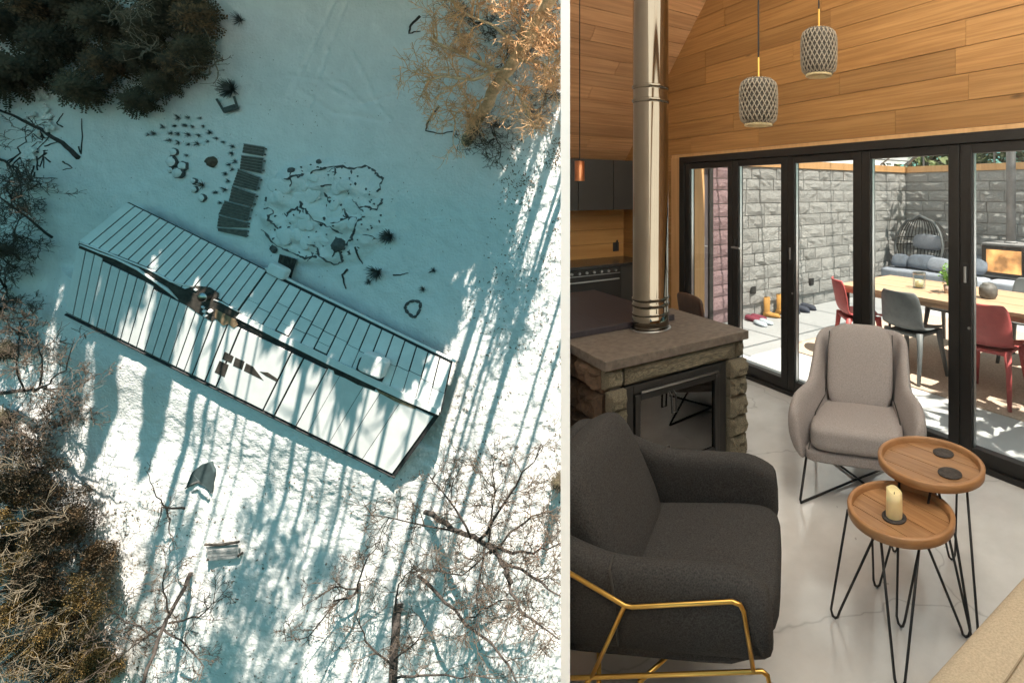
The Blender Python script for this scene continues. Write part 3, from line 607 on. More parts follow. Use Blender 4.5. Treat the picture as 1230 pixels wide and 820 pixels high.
def fn(i, j):
    a_ = 2 * math.pi * i; ring = [(0.030, 0), (0.0305, 0.02), (0.030, 0.06), (0.029, None), (0.026, None), (0.020, 'in'), (0.0, 'in')][round(j * 6)]
    top = 0.098 + 0.007 * math.cos(a_ + 2.6) + 0.003 * math.cos(3 * a_)
    zz = ring[1] if isinstance(ring[1], (int, float)) else (0.082 if ring[1] == 'in' else (top if ring[0] > 0.027 else top - 0.003))
    return (ring[0] * math.cos(a_), ring[0] * math.sin(a_), zz)
MB().grid(28, 6, fn).build('wax', WAX, t, True); MB().tube([(0, 0, 0.08), (0.001, 0, 0.09)], 0.0015, 5).build('wick', SEAM, t)

# sofa
SO = empty('sofa', 'beige fabric sofa corner at the lower right of the room', 'sofa', roomM(5.29, -0.9, 0))
MB().pillow(1.1, 2.6, 0.20, 14, 9, Matrix.Translation((0.55, -1.1, 0.315)), 0.04).build('seat_cushion', FABS, SO, True, weld=True)
MB().pillow(1.06, 2.56, 0.22, 10, 10, Matrix.Translation((0.56, -1.1, 0.12))).build('base', FABS, SO, True, weld=True)
MB().tube([(0.10, -2.3, 0.418), (0.16, -1.2, 0.424), (0.12, 0.0, 0.420)], 0.003, 5).build('seam', SEAMB, SO)

# pendants
def uvY(u, v, Y): return Vector(((u - U0) / F * Y, Y, EYE - (v - V0) / F * Y))
def pendant(label, u, v, Y, r, h):
    c = uvY(u, v, Y); t = empty('pendant_lamp', label, 'lamp', Matrix.Translation(c), 'ribbed pendant lamps')
    prof = [(0.55, 0.5), (0.80, 0.47), (0.95, 0.38), (1.0, 0.22), (1.0, -0.2), (0.93, -0.38), (0.70, -0.47)]
    s = MB().lathe([(q * r * 0.96, zz * h) for q, zz in prof], 36); s.lathe([(0.0, 0.5 * h), (0.55 * r * 0.96, 0.5 * h)], 36)
    so = s.build('lamp_shade', KNITD, t, True)
    def rad_at(zz):
        for i in range(len(prof) - 1):
            if prof[i][1] >= zz >= prof[i + 1][1]: f = (prof[i][1] - zz) / (prof[i][1] - prof[i + 1][1]); return prof[i][0] + (prof[i + 1][0] - prof[i][0]) * f
        return 0.7
    rb = MB()
    for k in range(24):
        for sg in (-1, 1):
            pts = []
            for i in range(13):
                zz = 0.49 - 0.95 * i / 12; a_ = 2 * math.pi * k / 24 + sg * i / 12 * 1.3; q = rad_at(zz) * r; pts.append((q * math.cos(a_), q * math.sin(a_), zz * h))
            rb.tube(pts, r * 0.034, 4, cap=False)
    rb.build('ribbing', KNIT, so, True)
    MB().lathe([(0.72 * r, -0.455 * h), (0.74 * r, -0.5 * h), (0.62 * r, -0.5 * h), (0.58 * r, -0.42 * h), (0.6 * r, 0.3 * h)], 32).build('lamp_ring', LAMPIN, t, True)
    MB().tube([(0, 0, 0.5 * h), (0, 0, 0.5 * h + 0.11)], 0.006, 8).build('lamp_stem', GOLD, t)
    MB().tube([(0, 0, 0.5 * h + 0.11), (0, 0, 4.35 - c.z)], 0.0045, 6).build('cord', CORD, t)
pendant('grey ribbed pendant lamp hanging lower, nearer the steel flue', 911, 123, 2.82, 0.1, 0.245)
pendant('grey ribbed pendant lamp hanging higher, farther from the steel flue', 983.5, 63.5, 3.0, 0.1, 0.262)
t = empty('pendant_lamp', 'slim copper tube pendant lamp above the dark dining table', 'lamp', roomM(2.2, -1.575, 1.86))
MB().lathe([(0.036, -0.075), (0.036, 0.075), (0.0, 0.078)], 24).build('lamp_shade', COPPER, t, True); MB().lathe([(0.033, -0.074), (0.033, 0.07)], 24).build('lamp_ring', LAMPIN, t, True)
MB().tube([(0, 0, 0.078), (0, 0, 2.2)], 0.004, 6).build('cord', CORD, t)

# ================================================================== THE COURTYARD
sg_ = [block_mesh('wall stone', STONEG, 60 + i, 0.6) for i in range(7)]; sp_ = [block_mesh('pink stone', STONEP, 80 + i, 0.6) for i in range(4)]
zl = [0, 0.17, 0.35, 0.50, 0.69, 0.86, 1.02, 1.21, 1.38, 1.55, 1.73, 1.88, 2.05]
def stone_wall(label, M, x0, x1, pick=None, seed=1):
    o = MB().box(x0, x1, 0.012, 0.30, 0, 2.05).build('stone_wall', MORTG); o.matrix_world = M; tag(o, label, 'wall')
    if pick:
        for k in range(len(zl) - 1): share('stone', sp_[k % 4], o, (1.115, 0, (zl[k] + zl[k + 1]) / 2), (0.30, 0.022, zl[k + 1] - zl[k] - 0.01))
    courses(o, sg_, x0 + (0.31 if pick else 0), x1, zl, 0.024, 0.22, 0.52, random.Random(seed), 0.010); return o
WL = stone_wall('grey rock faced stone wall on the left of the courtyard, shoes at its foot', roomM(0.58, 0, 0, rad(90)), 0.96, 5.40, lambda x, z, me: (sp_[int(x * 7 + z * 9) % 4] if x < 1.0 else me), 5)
WB = stone_wall('grey rock faced stone wall across the back of the courtyard', roomM(0.58, 5.39, 0), -0.02, 6.2, None, 6)
wb = MB().box(0.40, 0.62, 0.1, 5.55, 2.052, 2.16).build('wall_beam', LIGHTW); put(wb, roomM(0, 0)); tag(wb, 'pale timber beam on top of the left courtyard wall', 'beam')
wb = MB().box(0.625, 6.8, 5.36, 5.58, 2.052, 2.16).build('wall_beam', LIGHTW); put(wb, roomM(0, 0)); tag(wb, 'pale timber beam on top of the back courtyard wall', 'beam')
dr = empty('house_door', 'grey painted outside door with lever handle beside the pink stones', 'door', roomM(0.58, 0.06, 0, rad(90)))
MB().box(0.08, 0.84, 0.02, 0.07, 0.01, 2.0).build('door_panel', GREYD, dr); MB().box(0.0, 0.08, -0.02, 0.1, 0, 2.05).box(0.84, 0.895, -0.02, 0.1, 0, 2.05).box(0.08, 0.84, -0.02, 0.1, 2.0, 2.05).build('frame', CABD, dr)
h = MB().box(0.755, 0.785, 0.012, 0.02, 0.86, 1.14).build('lock_plate', STEELD, dr); MB().tube([(0.77, 0.012, 1.02), (0.77, -0.05, 1.02), (0.66, -0.055, 1.02)], 0.009, 8).build('handle', STEELD, h)
wp = MB().box(1.125, 1.285, 0.16, 0.30, 0, 2.05).build('timber_post', LIGHTW, bevel=0.004); put(wp, roomM(0, 0)); tag(wp, 'pale timber post outside the narrow glass door leaf', 'post')
for (u, v, lb) in ((903, 348, 'dark square socket low on the stone wall above the boots'), (973, 338, 'dark square socket low on the stone wall right of the boots')):
    q = onp(u, v, 0.58); o = MB().box(-0.05, 0.05, -0.035, 0.02, -0.05, 0.05).box(-0.035, 0.035, -0.045, -0.035, -0.04, 0.03).build('wall_socket', SOCK, bevel=0.004); put(o, roomM(0.58, q[1], q[2], rad(90))); tag(o, lb, 'socket', 'outdoor sockets')

# glazed roof over the courtyard
gr = empty('glazed_roof', 'sloping glazed roof with dark metal bars over the courtyard', 'roof', roomM(0, 0, 0))
sl2 = 0.62
for k in range(8):
    b = 0.25 + k * 0.75; MB().tube([(0.50, b, 2.18), (4.2, b, 2.18 + 3.7 * sl2)], 0.016, 4).build('rafter', STOVEM, gr)
for k in range(3):
    p = 0.6 + k * 1.6; MB().tube([(p, 0.25, 2.2 + (p - 0.5) * sl2), (p, 5.5, 2.2 + (p - 0.5) * sl2)], 0.016, 4).build('purlin', STOVEM, gr)
for k in range(9):
    p = 0.9 + 0.62 * k; top = 2.18 + (min(p, 4.2) - 0.5) * sl2
    MB().tube([(p, 5.47, 2.17), (p, 5.47, top)], 0.018, 4).build('mullion', STOVEM, gr)
MB().tube([(0.7, 5.47, 2.78), (6.4, 5.47, 2.78)], 0.018, 4).build('transom', STOVEM, gr)
MB().tube([(0.6, 5.46, 2.2), (1.6, 5.46, 3.4)], 0.03, 4).build('brace', STOVEM, gr)
MB().poly([(0.5, 0.25, 2.21), (0.5, 5.5, 2.21), (4.2, 5.5, 2.21 + 3.7 * sl2), (4.2, 0.25, 2.21 + 3.7 * sl2)]).build('pane', HAZY, gr)

# long bench with cushions
bn = empty('wall_bench', 'long low bench with pale blue grey seat pad along the back stone wall', 'bench', roomM(0.66, 4.40))
MB().box(0, 5.4, 0.05, 0.93, 0.0, 0.27).build('base', STOVEM, bn)
for k in range(3): MB().pillow(1.78, 0.96, 0.18, 10, 8, Matrix.Translation((0.9 + 1.8 * k, 0.47, 0.36))).build('seat_pad', BENCHB, bn, True, weld=True)
def cushion(label, u, v, b, w_, h_, m, rz=0, tilt=25, t_=0.14):
    p, bb, z = onb(u, v, b); o = MB().pillow(w_, t_, h_, 8, 3, bulge=0.0).build('cushion', m, None, True, weld=True)
    o.matrix_world = roomM(p, b, z, rad(rz)) @ Matrix.Rotation(rad(-tilt), 4, 'X'); tag(o, label, 'cushion', 'cushions on the courtyard bench')
cushion('dark blue grey cushion lying in front of the hanging chair', 1112, 315, 4.62, 0.62, 0.24, DARKC, 5)
cushion('slate cushion leaning at the right end of the wicker chair', 1128, 318, 4.58, 0.45, 0.22, BENCHB, -10)
cushion('blue grey cushion at the left end of the bench', 1082, 313, 4.6, 0.3, 0.22, DARKC, 12)
cushion('pale cushion in the left corner of the bench', 1056, 311, 4.9, 0.5, 0.26, BENCHB, 20)
cushion('blue cushion on the bench just left of the stove', 1173, 318, 4.7, 0.35, 0.3, DARKC, 0)

# wicker chair
eg = empty('wicker_chair', 'round hooded chair of dark wicker hoops on the bench in the corner', 'chair', roomM(1.26, 4.86, 0.45, rad(-12)))
W_, H_, D_ = 0.50, 0.86, 0.46
def egg(a_, c_):                                             # a_: around from left to right over the back, c_: height 0..1
    zz = H_ * c_; k = math.sqrt(max(0.0, 1 - max(0, (c_ - 0.38) / 0.62) ** 2)) * (0.86 + 0.14 * min(1, c_ / 0.38))
    return (W_ * k * math.cos(a_), D_ * k * math.sin(a_) * 0.9 - 0.18 + 0.1 * c_, zz)
MB().tube([egg(math.pi, c / 10) for c in range(11)] + [egg(0, 1 - c / 10) for c in range(11)], 0.022, 8).build('hoop', GREYP, eg, True)
for k in range(1, 24):
    a_ = math.pi * k / 24; MB().tube([egg(a_, c / 8) for c in range(9)], 0.0085, 5).build('rib', RATTAN, eg)
for c_ in (0.06, 0.42, 0.56):
    MB().tube([egg(math.pi * k / 14, c_) for k in range(15)], 0.013, 6).build('band', RATTAN, eg)
MB().pillow(0.62, 0.14, 0.26, 8, 3, Matrix.Translation((-0.02, 0.12, 0.42)) @ Matrix.Rotation(rad(-15), 4, 'X')).build('cushion', BENCHB, eg, True, weld=True)
MB().pillow(0.8, 0.55, 0.14, 8, 4, Matrix.Translation((0, -0.02, 0.07))).build('seat_pad', DARKC, eg, True, weld=True)

# outdoor stove
st = empty('stove', 'grey steel wood stove with glowing orange window at the right end of the courtyard', 'stove', roomM(2.62, 4.78, 0.455))
MB().box(-0.33, 0.33, -0.08, 0.42, 0, 0.50).build('body', STOVEM, st, bevel=0.01)
d_ = MB().box(-0.31, -0.25, -0.11, -0.082, 0.03, 0.47).box(0.25, 0.31, -0.11, -0.082, 0.03, 0.47).box(-0.25, 0.25, -0.11, -0.082, 0.41, 0.47).box(-0.25, 0.25, -0.11, -0.082, 0.03, 0.08).build('stove_door', IRON, st, bevel=0.003)
MB().box(-0.25, 0.25, -0.095, -0.084, 0.08, 0.41).build('stove_window', STOVE_GLOW, d_)  # uneven orange emission over the window panel
MB().tube([(0.0, 0.15, 0.50), (0.0, 0.15, 3.2)], 0.065, 20).build('flue', STOVEM, st, True); MB().lathe([(0.066, 0.501), (0.09, 0.501), (0.09, 0.52), (0.066, 0.53)], 20, (0, 0.15, 0)).build('collar', STOVEM, st, True)

# table and its things
tb = empty('courtyard_table', 'long pale oak boarded table on black legs in the courtyard', 'table', roomM(2.43, 1.18))
for k in range(6): MB().box(0.0, 3.2, 0.002 + k * 0.16, 0.158 + k * 0.16, 0.705, 0.74 - 0.0015 * (k % 2)).build('board', TABW, tb, bevel=0.002)
MB().box(0.02, 3.18, 0.03, 0.93, 0.66, 0.704).build('apron', TABW, tb)
for x in (0.06, 3.05): MB().tube([(x, 0.10, 0.66), (x, 0.10, 0.012), (x, 0.86, 0.012), (x, 0.86, 0.66)], 0.018, 6).build('leg', BLACKM, tb)
p, b, _ = onz(1104, 346, .74); t = empty('glass_jar', 'clear glass candle jar on the courtyard table', 'jar', roomM(p, b, 0.741))
MB().lathe([(0, 0), (0.058, 0), (0.062, 0.01), (0.062, 0.155), (0.058, 0.155), (0.057, 0.012), (0, 0.012)], 24).build('glass', glass_mat('jar glass', (0.85, 0.9, 0.92)), t, True)
MB().lathe([(0, 0.013), (0.04, 0.013), (0.04, 0.08), (0, 0.08)], 20).build('candle', WAX, t, True); MB().lathe([(0.063, 0.14), (0.065, 0.15), (0.063, 0.157)], 24).build('rim', STEELD, t, True)
p, b, _ = onz(1187, 358, .74); o = MB().lathe([(0, 0), (0.06, 0), (0.078, 0.03), (0.08, 0.085), (0.066, 0.115), (0.05, 0.122), (0.05, 0.135), (0.042, 0.135), (0.042, 0.1), (0, 0.1)], 28).build('stoneware_pot', POT, None, True); put(o, roomM(p, b, 0.741)); tag(o, 'squat dark stoneware pot on the courtyard table, in front of the stove', 'pot')
p, b, _ = onz(1139, 352, .74); t = empty('potted_herb', 'bright green herb in a small pot on the courtyard table beside the door post', 'plant', roomM(p, b, 0.741))
MB().lathe([(0, 0), (0.035, 0), (0.046, 0.075), (0.042, 0.075), (0.04, 0.065), (0, 0.065)], 20).build('pot', TERRA, t, True)
rr = random.Random(9); lf = MB(); stm = MB()
for k in range(16):
    a_ = rr.uniform(0, 6.28); q = rr.uniform(0.02, 0.12); hh = rr.uniform(0.14, 0.34); e1 = Vector((q * math.cos(a_), q * math.sin(a_), hh)); stm.tube([(0, 0, 0.06), e1 * 0.5 + Vector((0, 0, 0.05)), e1], 0.0025, 4)
    for j in range(9):
        c = e1 * (0.55 + 0.055 * j) + Vector((rr.uniform(-.03, .03), rr.uniform(-.03, .03), rr.uniform(0, .04))); d = Vector((rr.uniform(-1, 1), rr.uniform(-1, 1), rr.uniform(-.2, .7))).normalized() * rr.uniform(0.025, 0.045); s = d.cross(Vector((0.2, 0.1, 1))).normalized() * 0.014
        lf.quad(c, c + d * 0.5 + s, c + d, c + d * 0.5 - s)
lf.build('leaves', HERB, t); stm.build('stem', HERB, t)

def dining(label, m, p, b, rot):
    t = empty('dining_chair', label, 'chair', roomM(p, b, 0, rot), 'moulded chairs round the courtyard table')
    prof = [(.23, .425), (.17, .455), (.02, .445), (-.12, .45), (-.18, .485), (-.215, .57), (-.24, .68), (-.26, .77), (-.27, .815)]; wd = [.19, .215, .225, .225, .222, .22, .215, .20, .165]
    def fn(i, j):
        k = i * 8; k0 = min(int(k), 7); f_ = k - k0; y = prof[k0][0] + (prof[k0 + 1][0] - prof[k0][0]) * f_; z = prof[k0][1] + (prof[k0 + 1][1] - prof[k0][1]) * f_; w_ = wd[k0] + (wd[k0 + 1] - wd[k0]) * f_
        s = 2 * j - 1; up = min(1, max(0, (i - 0.4) / 0.3)); return (w_ * s, y + 0.055 * s * s * up, z + 0.03 * s * s * (1 - up))
    MB().grid(16, 10, fn).build('seat_shell', m, t, True, solid=0.014, sub=1)
    for x in (-1, 1):
        for y, yy in ((-.15, -.21), (.15, .2)): MB().tube([(x * .17, y, .445), (x * .185, y * 1.1, .30), (x * .215, yy * 1.1, 0)], [0.032, 0.024, 0.017], 8).build('leg', m, t, True)
    MB().box(-.17, .17, -.17, .17, .405, .432).build('under_frame', m, t, bevel=0.006)
dining('red moulded chair at the left end of the courtyard table', REDP, 2.62, 1.28, rad(-35))
dining('grey moulded chair seen from behind between the two door posts', GREYP, 3.30, 1.20, rad(-3))
dining('red moulded chair seen from behind at the right of the courtyard', REDP, 4.02, 1.22, rad(4))
dining('dark chair on the far side of the courtyard table, left of the herb', GREYP, 3.05, 2.35, rad(176))
dining('dark chair on the far side of the courtyard table, near the stove', GREYP, 3.85, 2.38, rad(184))
o = MB().box(1.86, 6.3, 0.92, 3.6, -0.003, 0.008).build('rug', RUGM); put(o, roomM(0, 0)); tag(o, 'large beige woven rug under the courtyard table', 'rug')

# footwear along the wall
def shoe_mesh(mb, M, L, w_, h_, boot):
    def fn(i, j):
        s = j; a_ = 2 * math.pi * i
        x = (s - 0.5) * L; ww = w_ / 2 * (0.82 + 0.25 * math.sin(s * 2.4)) * math.sqrt(max(0.02, 1 - abs(2 * s - 1) ** 4)); top = h_ * (0.45 + 0.55 * max(0, 1 - s * 2.1)) if boot else h_ * (1 - 0.35 * s)
        return M @ Vector((x, ww * math.cos(a_), max(0, 0.5 + 0.5 * math.sin(a_)) * top * math.sqrt(max(0.05, 1 - abs(2 * s - 1) ** 6))))
    mb.grid(12, 10, fn)
    if boot: mb.lathe([(0.042, 0), (0.045, h_ * 1.6), (0.04, h_ * 1.6), (0.036, 0.03)], 14, tuple(M @ Vector((-L * 0.27, 0, h_ * 0.5))))
def shoe(label, u, v, m, rz, h_=0.075, boot=False, L=0.27, grp='shoes by the stone wall'):
    p, b, _ = onz(u, v, 0); p = max(p, 0.76); mb = MB(); shoe_mesh(mb, Matrix.Identity(4), L, 0.10, h_, boot); o = mb.build('boot' if boot else 'shoe', m, None, True); put(o, roomM(p, b, 0.0, rad(rz))); tag(o, label, 'boot' if boot else 'shoe', grp)
shoe('tan suede boot on the left of the pair at the stone wall', 917, 378, TANSH, 20, 0.125, True); shoe('tan suede boot on the right of the pair at the stone wall', 924, 373, TANSH, 24, 0.13, True)
shoe('navy trainer right of the tan boots', 934, 375, NAVYS, 15, 0.11); shoe('navy trainer farthest along the wall beside the other', 939, 373, NAVYS, 22, 0.11)
shoe('maroon slip-on shoe, left one, in front of the tan boots', 903, 385, MAROON, 8, 0.08); shoe('maroon slip-on shoe, right one, in front of the tan boots', 908, 383, MAROON, 14, 0.08)
shoe('pale blue slipper lying nearest the glass', 913, 390, PALES, -8, 0.055); shoe('pale blue slipper behind the nearest one', 920, 388, PALES, -4, 0.055)
shoe('dark trainer standing alone right of the door post', 963, 374, NAVYS, 10, 0.10); shoe('second dark trainer farther along the wall right of the door post', 968, 371, NAVYS, 16, 0.10)

# leafy trees beyond and beside the courtyard
def leaf_cloud(mb, c, r, n, s, rr, flat=1.0):
    for k in range(n):
        d = Vector((rr.gauss(0, 1), rr.gauss(0, 1), rr.gauss(0, 1) * flat)).normalized() * (rr.random() ** 0.45); q = c + Vector((d.x * r.x, d.y * r.y, d.z * r.z))
        a_ = Vector((rr.uniform(-1, 1), rr.uniform(-1, 1), rr.uniform(-1, 1))).normalized() * s * rr.uniform(0.6, 1.3); b_ = a_.orthogonal().normalized() * s * rr.uniform(0.3, 0.55)
        mb.quad(q - a_, q + b_, q + a_, q - b_)
def leafy_mesh(m, seed):
    rr = random.Random(seed); mb = MB()
    for k in range(17): leaf_cloud(mb, Vector((rr.gauss(0, 1.0), rr.gauss(0, 1.0), rr.uniform(2.2, 6.5))), Vector((0.95, 0.95, 0.75)), 170, 0.14, rr)
    tk = MB().tube([(0, 0, 0), (0.1, 0.05, 2), (0.05, 0.2, 4), (0.2, 0.1, 6)], [0.17, 0.13, 0.09, 0.03], 8)
    for k in range(7): a_ = rr.uniform(0, 6.28); tk.tube([(0.1, 0.1, 1.8 + 0.5 * k), (0.7 * math.cos(a_), 0.7 * math.sin(a_), 2.6 + 0.5 * k), (1.5 * math.cos(a_), 1.5 * math.sin(a_), 3.2 + 0.5 * k)], [0.06, 0.035, 0.01], 5)
    return mb, tk
protos = []
for m, sd, nm in ((GREENL, 3, 'd'), (GREENY, 4, 'y')):
    c_, t_ = leafy_mesh(m, sd); o1 = c_.build('crown', m); o2 = t_.build('trunk', BARKD); protos.append((o1.data, o2.data)); bpy.data.objects.remove(o1); bpy.data.objects.remove(o2)
gl = ['green tree behind the left corner of the courtyard', 'yellow green tree behind the back courtyard wall', 'green tree behind the stove end of the back wall', 'yellow green tree farther right behind the back wall', 'tall green tree to the right of the courtyard', 'yellow green tree beside the right end of the courtyard table', 'green tree farthest right beside the courtyard', 'green tree standing deeper behind the courtyard corner', 'tall yellow green tree deepest behind the back wall']
for i, (p, b, k, s) in enumerate([(0.9, 7.6, 0, 0.9), (2.6, 7.3, 1, 0.85), (4.4, 7.6, 0, 1.0), (6.2, 7.4, 1, 0.9), (9.6, 3.6, 0, 1.1), (8.6, 1.6, 1, 1.0), (11.5, 2.4, 0, 1.25), (2.0, 10.5, 0, 1.3), (5.0, 10.5, 1, 1.3)]):
    t = empty('leafy_tree', gl[i], 'tree', Matrix.Translation(RW(p, b, -0.13)) @ Matrix.Rotation(i * 1.7, 4, 'Z') @ Matrix.Scale(s, 4), 'leafy trees round the courtyard')
    share('crown', protos[k][0], t, (0, 0, 0)); share('trunk', protos[k][1], t, (0, 0, 0))

# ================================================================== THE SNOWY CLEARING (a steep snowfield that faces the camera, 40 m off)
D = 40.0
MS = Matrix.Translation((0, D, 0)) @ Matrix.Rotation(rad(90), 4, 'X')         # snow axes (east, up the slope, height off the snow) -> world
def G(u, v, h=0.0):
    Y = D - h; return Vector(((u - U0) / F * Y, EYE - (v - V0) / F * Y, h))
def snowM(pos, lean=None, spin=0.0, s=1.0):
    M = MS @ Matrix.Translation(pos)
    if lean is not None: M = M @ Vector(lean).to_track_quat('Z', 'Y').to_matrix().to_4x4()
    return M @ Matrix.Rotation(spin, 4, 'Z') @ Matrix.Scale(s, 4)
def smooth(a, b, x): t = min(1, max(0, (x - a) / (b - a))); return t * t * (3 - 2 * t)
def seg_d(px, py, a, b):
    dx, dy = b[0] - a[0], b[1] - a[1]; t = max(0, min(1, ((px - a[0]) * dx + (py - a[1]) * dy) / (dx * dx + dy * dy))); return math.hypot(px - a[0] - t * dx, py - a[1] - t * dy)
TRACKS = [[(400, 0), (372, 60), (345, 120)], [(415, 0), (392, 60), (370, 130)], [(375, 95), (430, 125), (478, 113)], [(420, 60), (455, 130), (470, 145)], [(360, 110), (400, 135), (460, 145)], [(345, 90), (410, 100), (440, 130)],
          [(60, 330), (150, 240), (300, 255), (420, 330), (540, 405)]]
def snow_h(x, n):
    u = U0 + x / D * F; v = V0 + (EYE - n) / D * F
    h = 0.22 * noise.noise((x * 0.11, n * 0.11, 1.3)) + 0.09 * noise.noise((x * 0.45, n * 0.45, 7.1))
    if -30 < u < 700 and -30 < v < 850:
        h += 0.05 * noise.noise((x * 1.6, n * 1.6, 3.3)) + 0.022 * noise.noise((x * 4.5, n * 4.5, 5.3))
        de = ((v - 375) * 396 - (u - 79) * 196) / 441.8 / 16.2; al = ((u - 79) * 396 + (v - 375) * 196) / 441.8
        if -3 < de < 6 and -40 < al < 480: h += 0.75 * smooth(5.5, 0.2, de) * smooth(-40, 0, al) * smooth(480, 442, al)
        pd = math.hypot((u - 392) / 75, (v - 255) / 62)
        if pd < 1.15: h += smooth(1.15, 0.8, pd) * (0.45 + 0.45 * noise.noise((x * 0.9, n * 0.9, 9.7)) + 0.18 * abs(noise.noise((x * 2.2, n * 2.2, 2.7))))
        if v < 170 and 330 < u < 490:
            for T in TRACKS[:6]:
                for i in range(2):
                    d = seg_d(u, v, T[i], T[i + 1])
                    if d < 4: h -= 0.13 * smooth(4, 0.5, d) * (0.6 + 0.6 * noise.noise((x * 3, n * 3, 1.1)))
        rt = smooth(545, 585, u + (v - 400) * 0.28) if v > 140 else 0
        if rt > 0: h += rt * (0.07 * noise.noise((x * 2.6, n * 2.6, 4.4)) + 0.05 * noise.noise((x * 7, n * 7, 4.9)))
        if v > 470: h += smooth(470, 520, v) * (0.05 * noise.noise((x * 3.2, n * 3.2, 8.4)) + 0.03 * noise.noise((x * 8, n * 8, 4.9)))
    return h
def axis(lo, a, b, hi, nf, nc): return [lo + (a - lo) * i / nc for i in range(nc)] + [a + (b - a) * i / nf for i in range(nf)] + [b + (hi - b) * i / nc for i in range(nc + 1)]
xs = axis(-95, -56, -12, 12, 360, 14); ns = axis(-75, -35.5, 17, 75, 420, 18)
mb = MB(); mb.v = [(x, n, snow_h(x, n)) for x in xs for n in ns]; W = len(ns)
mb.f = [(i * W + j, (i + 1) * W + j, (i + 1) * W + j + 1, i * W + j + 1) for i in range(len(xs) - 1) for j in range(W - 1)]
sg = mb.build('snowfield', SNOW, None, True); sg.matrix_world = MS; struct(sg, 'snow covered clearing seen from above, teal in shade and white in sun')

# ------------------------------------------------------------------ the house
HE, HR = 1.15, 1.85
E0, E1, R0_, R1_, L0, L1 = G(153, 243, HE), G(543, 434, HE), G(95, 290, HR), G(529, 497, HR), G(79, 375, HE), G(475, 571, HE)
hc = (E0 + E1 + L0 + L1) / 4; hc.z = 0
HS = empty('house', 'long metal roofed house crossing the snowy clearing, seen from above', 'house', snowM(hc))
def hpart(mb, name, m, parent=HS, **k): mb.v = [tuple(Vector(p) - hc) for p in mb.v]; return mb.build(name, m, parent, **k)
def upq(s, t): a_ = E0.lerp(E1, s); b_ = R0_.lerp(R1_, s); return a_.lerp(b_, t)
def loq(s, t): a_ = R0_.lerp(R1_, s); b_ = L0.lerp(L1, s); return a_.lerp(b_, t)
pl = [E0.lerp(L0, 0.06), E1.lerp(L1, 0.06), E1.lerp(L1, 0.94), E0.lerp(L0, 0.94)]; cen = sum(pl, Vector()) / 4
pl = [cen + (p - cen) * 0.96 for p in pl]; pl = [Vector((p.x, p.y, -0.6)) for p in pl]
hpart(MB().prism([tuple(p) for p in reversed(pl)], (0, 0, HE - 0.1 + 0.6)), 'wall', BROWNR)
mb = MB(); up_ = Vector((0, 0, 0.10))
for q in (upq, loq): mb.prism([q(0, 0), q(1, 0), q(1, 1), q(0, 1)], -up_)
o = hpart(mb, 'roof', DARKR); fix_normals(o); ROOF = o
rr = random.Random(11); th = Vector((0, 0, 0.05))
def panel(q, s0, s1, t0, t1, gs, gt, lift=0.0, m=ROOFM, name='roof_panel'):
    P4 = [q(s0 + gs, t0 + gt), q(s1 - gs, t0 + gt), q(s1 - gs, t1 - gt), q(s0 + gs, t1 - gt)]
    o = hpart(MB().prism([p + Vector((0, 0, 0.012 + lift)) for p in P4], th), name, m, ROOF); fix_normals(o); return o
gs = 0.0017
for k in range(17):
    s0, s1 = 0.43 * k / 17, 0.43 * (k + 1) / 17; te = 0.985
    if 0.30 < s0 < 0.37: te = 0.90
    elif s0 > 0.24: te = 0.95
    panel(upq, s0, s1, 0.0, te, gs, 0.004, rr.uniform(0, 0.01))
gs2 = 0.0021; ns_ = 16
for k in range(ns_):
    s0, s1 = 0.432 + 0.568 * k / ns_, 0.432 + 0.568 * (k + 1) / ns_
    cuts = [0.035]
    if k < 2: cuts += [0.62 + 0.05 * k]
    elif k < 9: cuts += [0.45 + 0.02 * (k - 2) + rr.uniform(-.02, .02)]
    else: cuts += [0.55 + rr.uniform(-.05, .08)]
    if 2 <= k < 7: cuts += [0.74 + rr.uniform(-.03, .03)]
    end = 0.90 if k in (3, 6, 10) else 0.965
    cuts += [end]
    for i in range(len(cuts) - 1):
        panel(upq, s0, s1, cuts[i], cuts[i + 1], gs2 if (k < 8 or i == 0) else 0.0012, 0.008 if rr.random() < 0.6 else 0.004, rr.uniform(0, 0.012))
bd = [0.385 * i / 16 for i in range(17)] + [0.424, 0.458, 0.60, 0.634, 0.70, 0.735, 0.80, 0.845, 0.90, 0.99]
for k in range(len(bd) - 1):
    s0, s1 = bd[k], bd[k + 1]; t0 = 0.05 if s0 < 0.06 else (0.10 if s0 < 0.20 else (0.15 if s0 < 0.40 else 0.11))
    if s0 > 0.66: t0 = 0.06
    panel(loq, s0, s1, t0, 0.985, 0.0016 if s0 < 0.38 else (0.0024 if s0 < 0.68 else 0.0008), 0.004, (0.0 if s0 < .4 else 0.02) + rr.uniform(0, 0.012), ROOFM)
def hl(u, v): d = ((v - 290) * 434 - (u - 95) * 207) / 480.8; return HR - (HR - HE) * min(1.0, abs(d) / 84)
def on_roof(pts, lift): return [G(u, v, hl(u, v) + lift) for u, v in pts]
def patch(pts, name, m, lift=0.085, tz=0.02):
    o = hpart(MB().prism([tuple(p) for p in on_roof(pts, lift)], (0, 0, tz)), name, m, ROOF); fix_normals(o); return o
patch([(96, 292), (140, 306), (180, 322), (205, 339), (222, 347), (236, 343), (252, 345), (263, 352), (262, 358), (276, 367), (291, 378), (284, 384), (262, 381), (255, 386), (245, 381), (236, 375), (225, 367), (214, 361), (200, 351), (185, 343), (165, 331), (140, 318), (115, 306), (95, 298)], 'melted_ridge', BROWNR)
patch([(259, 371), (283, 384), (286, 390), (281, 394), (274, 389), (268, 391), (258, 381)], 'wet_boards', TANR, 0.11)
mb = MB()
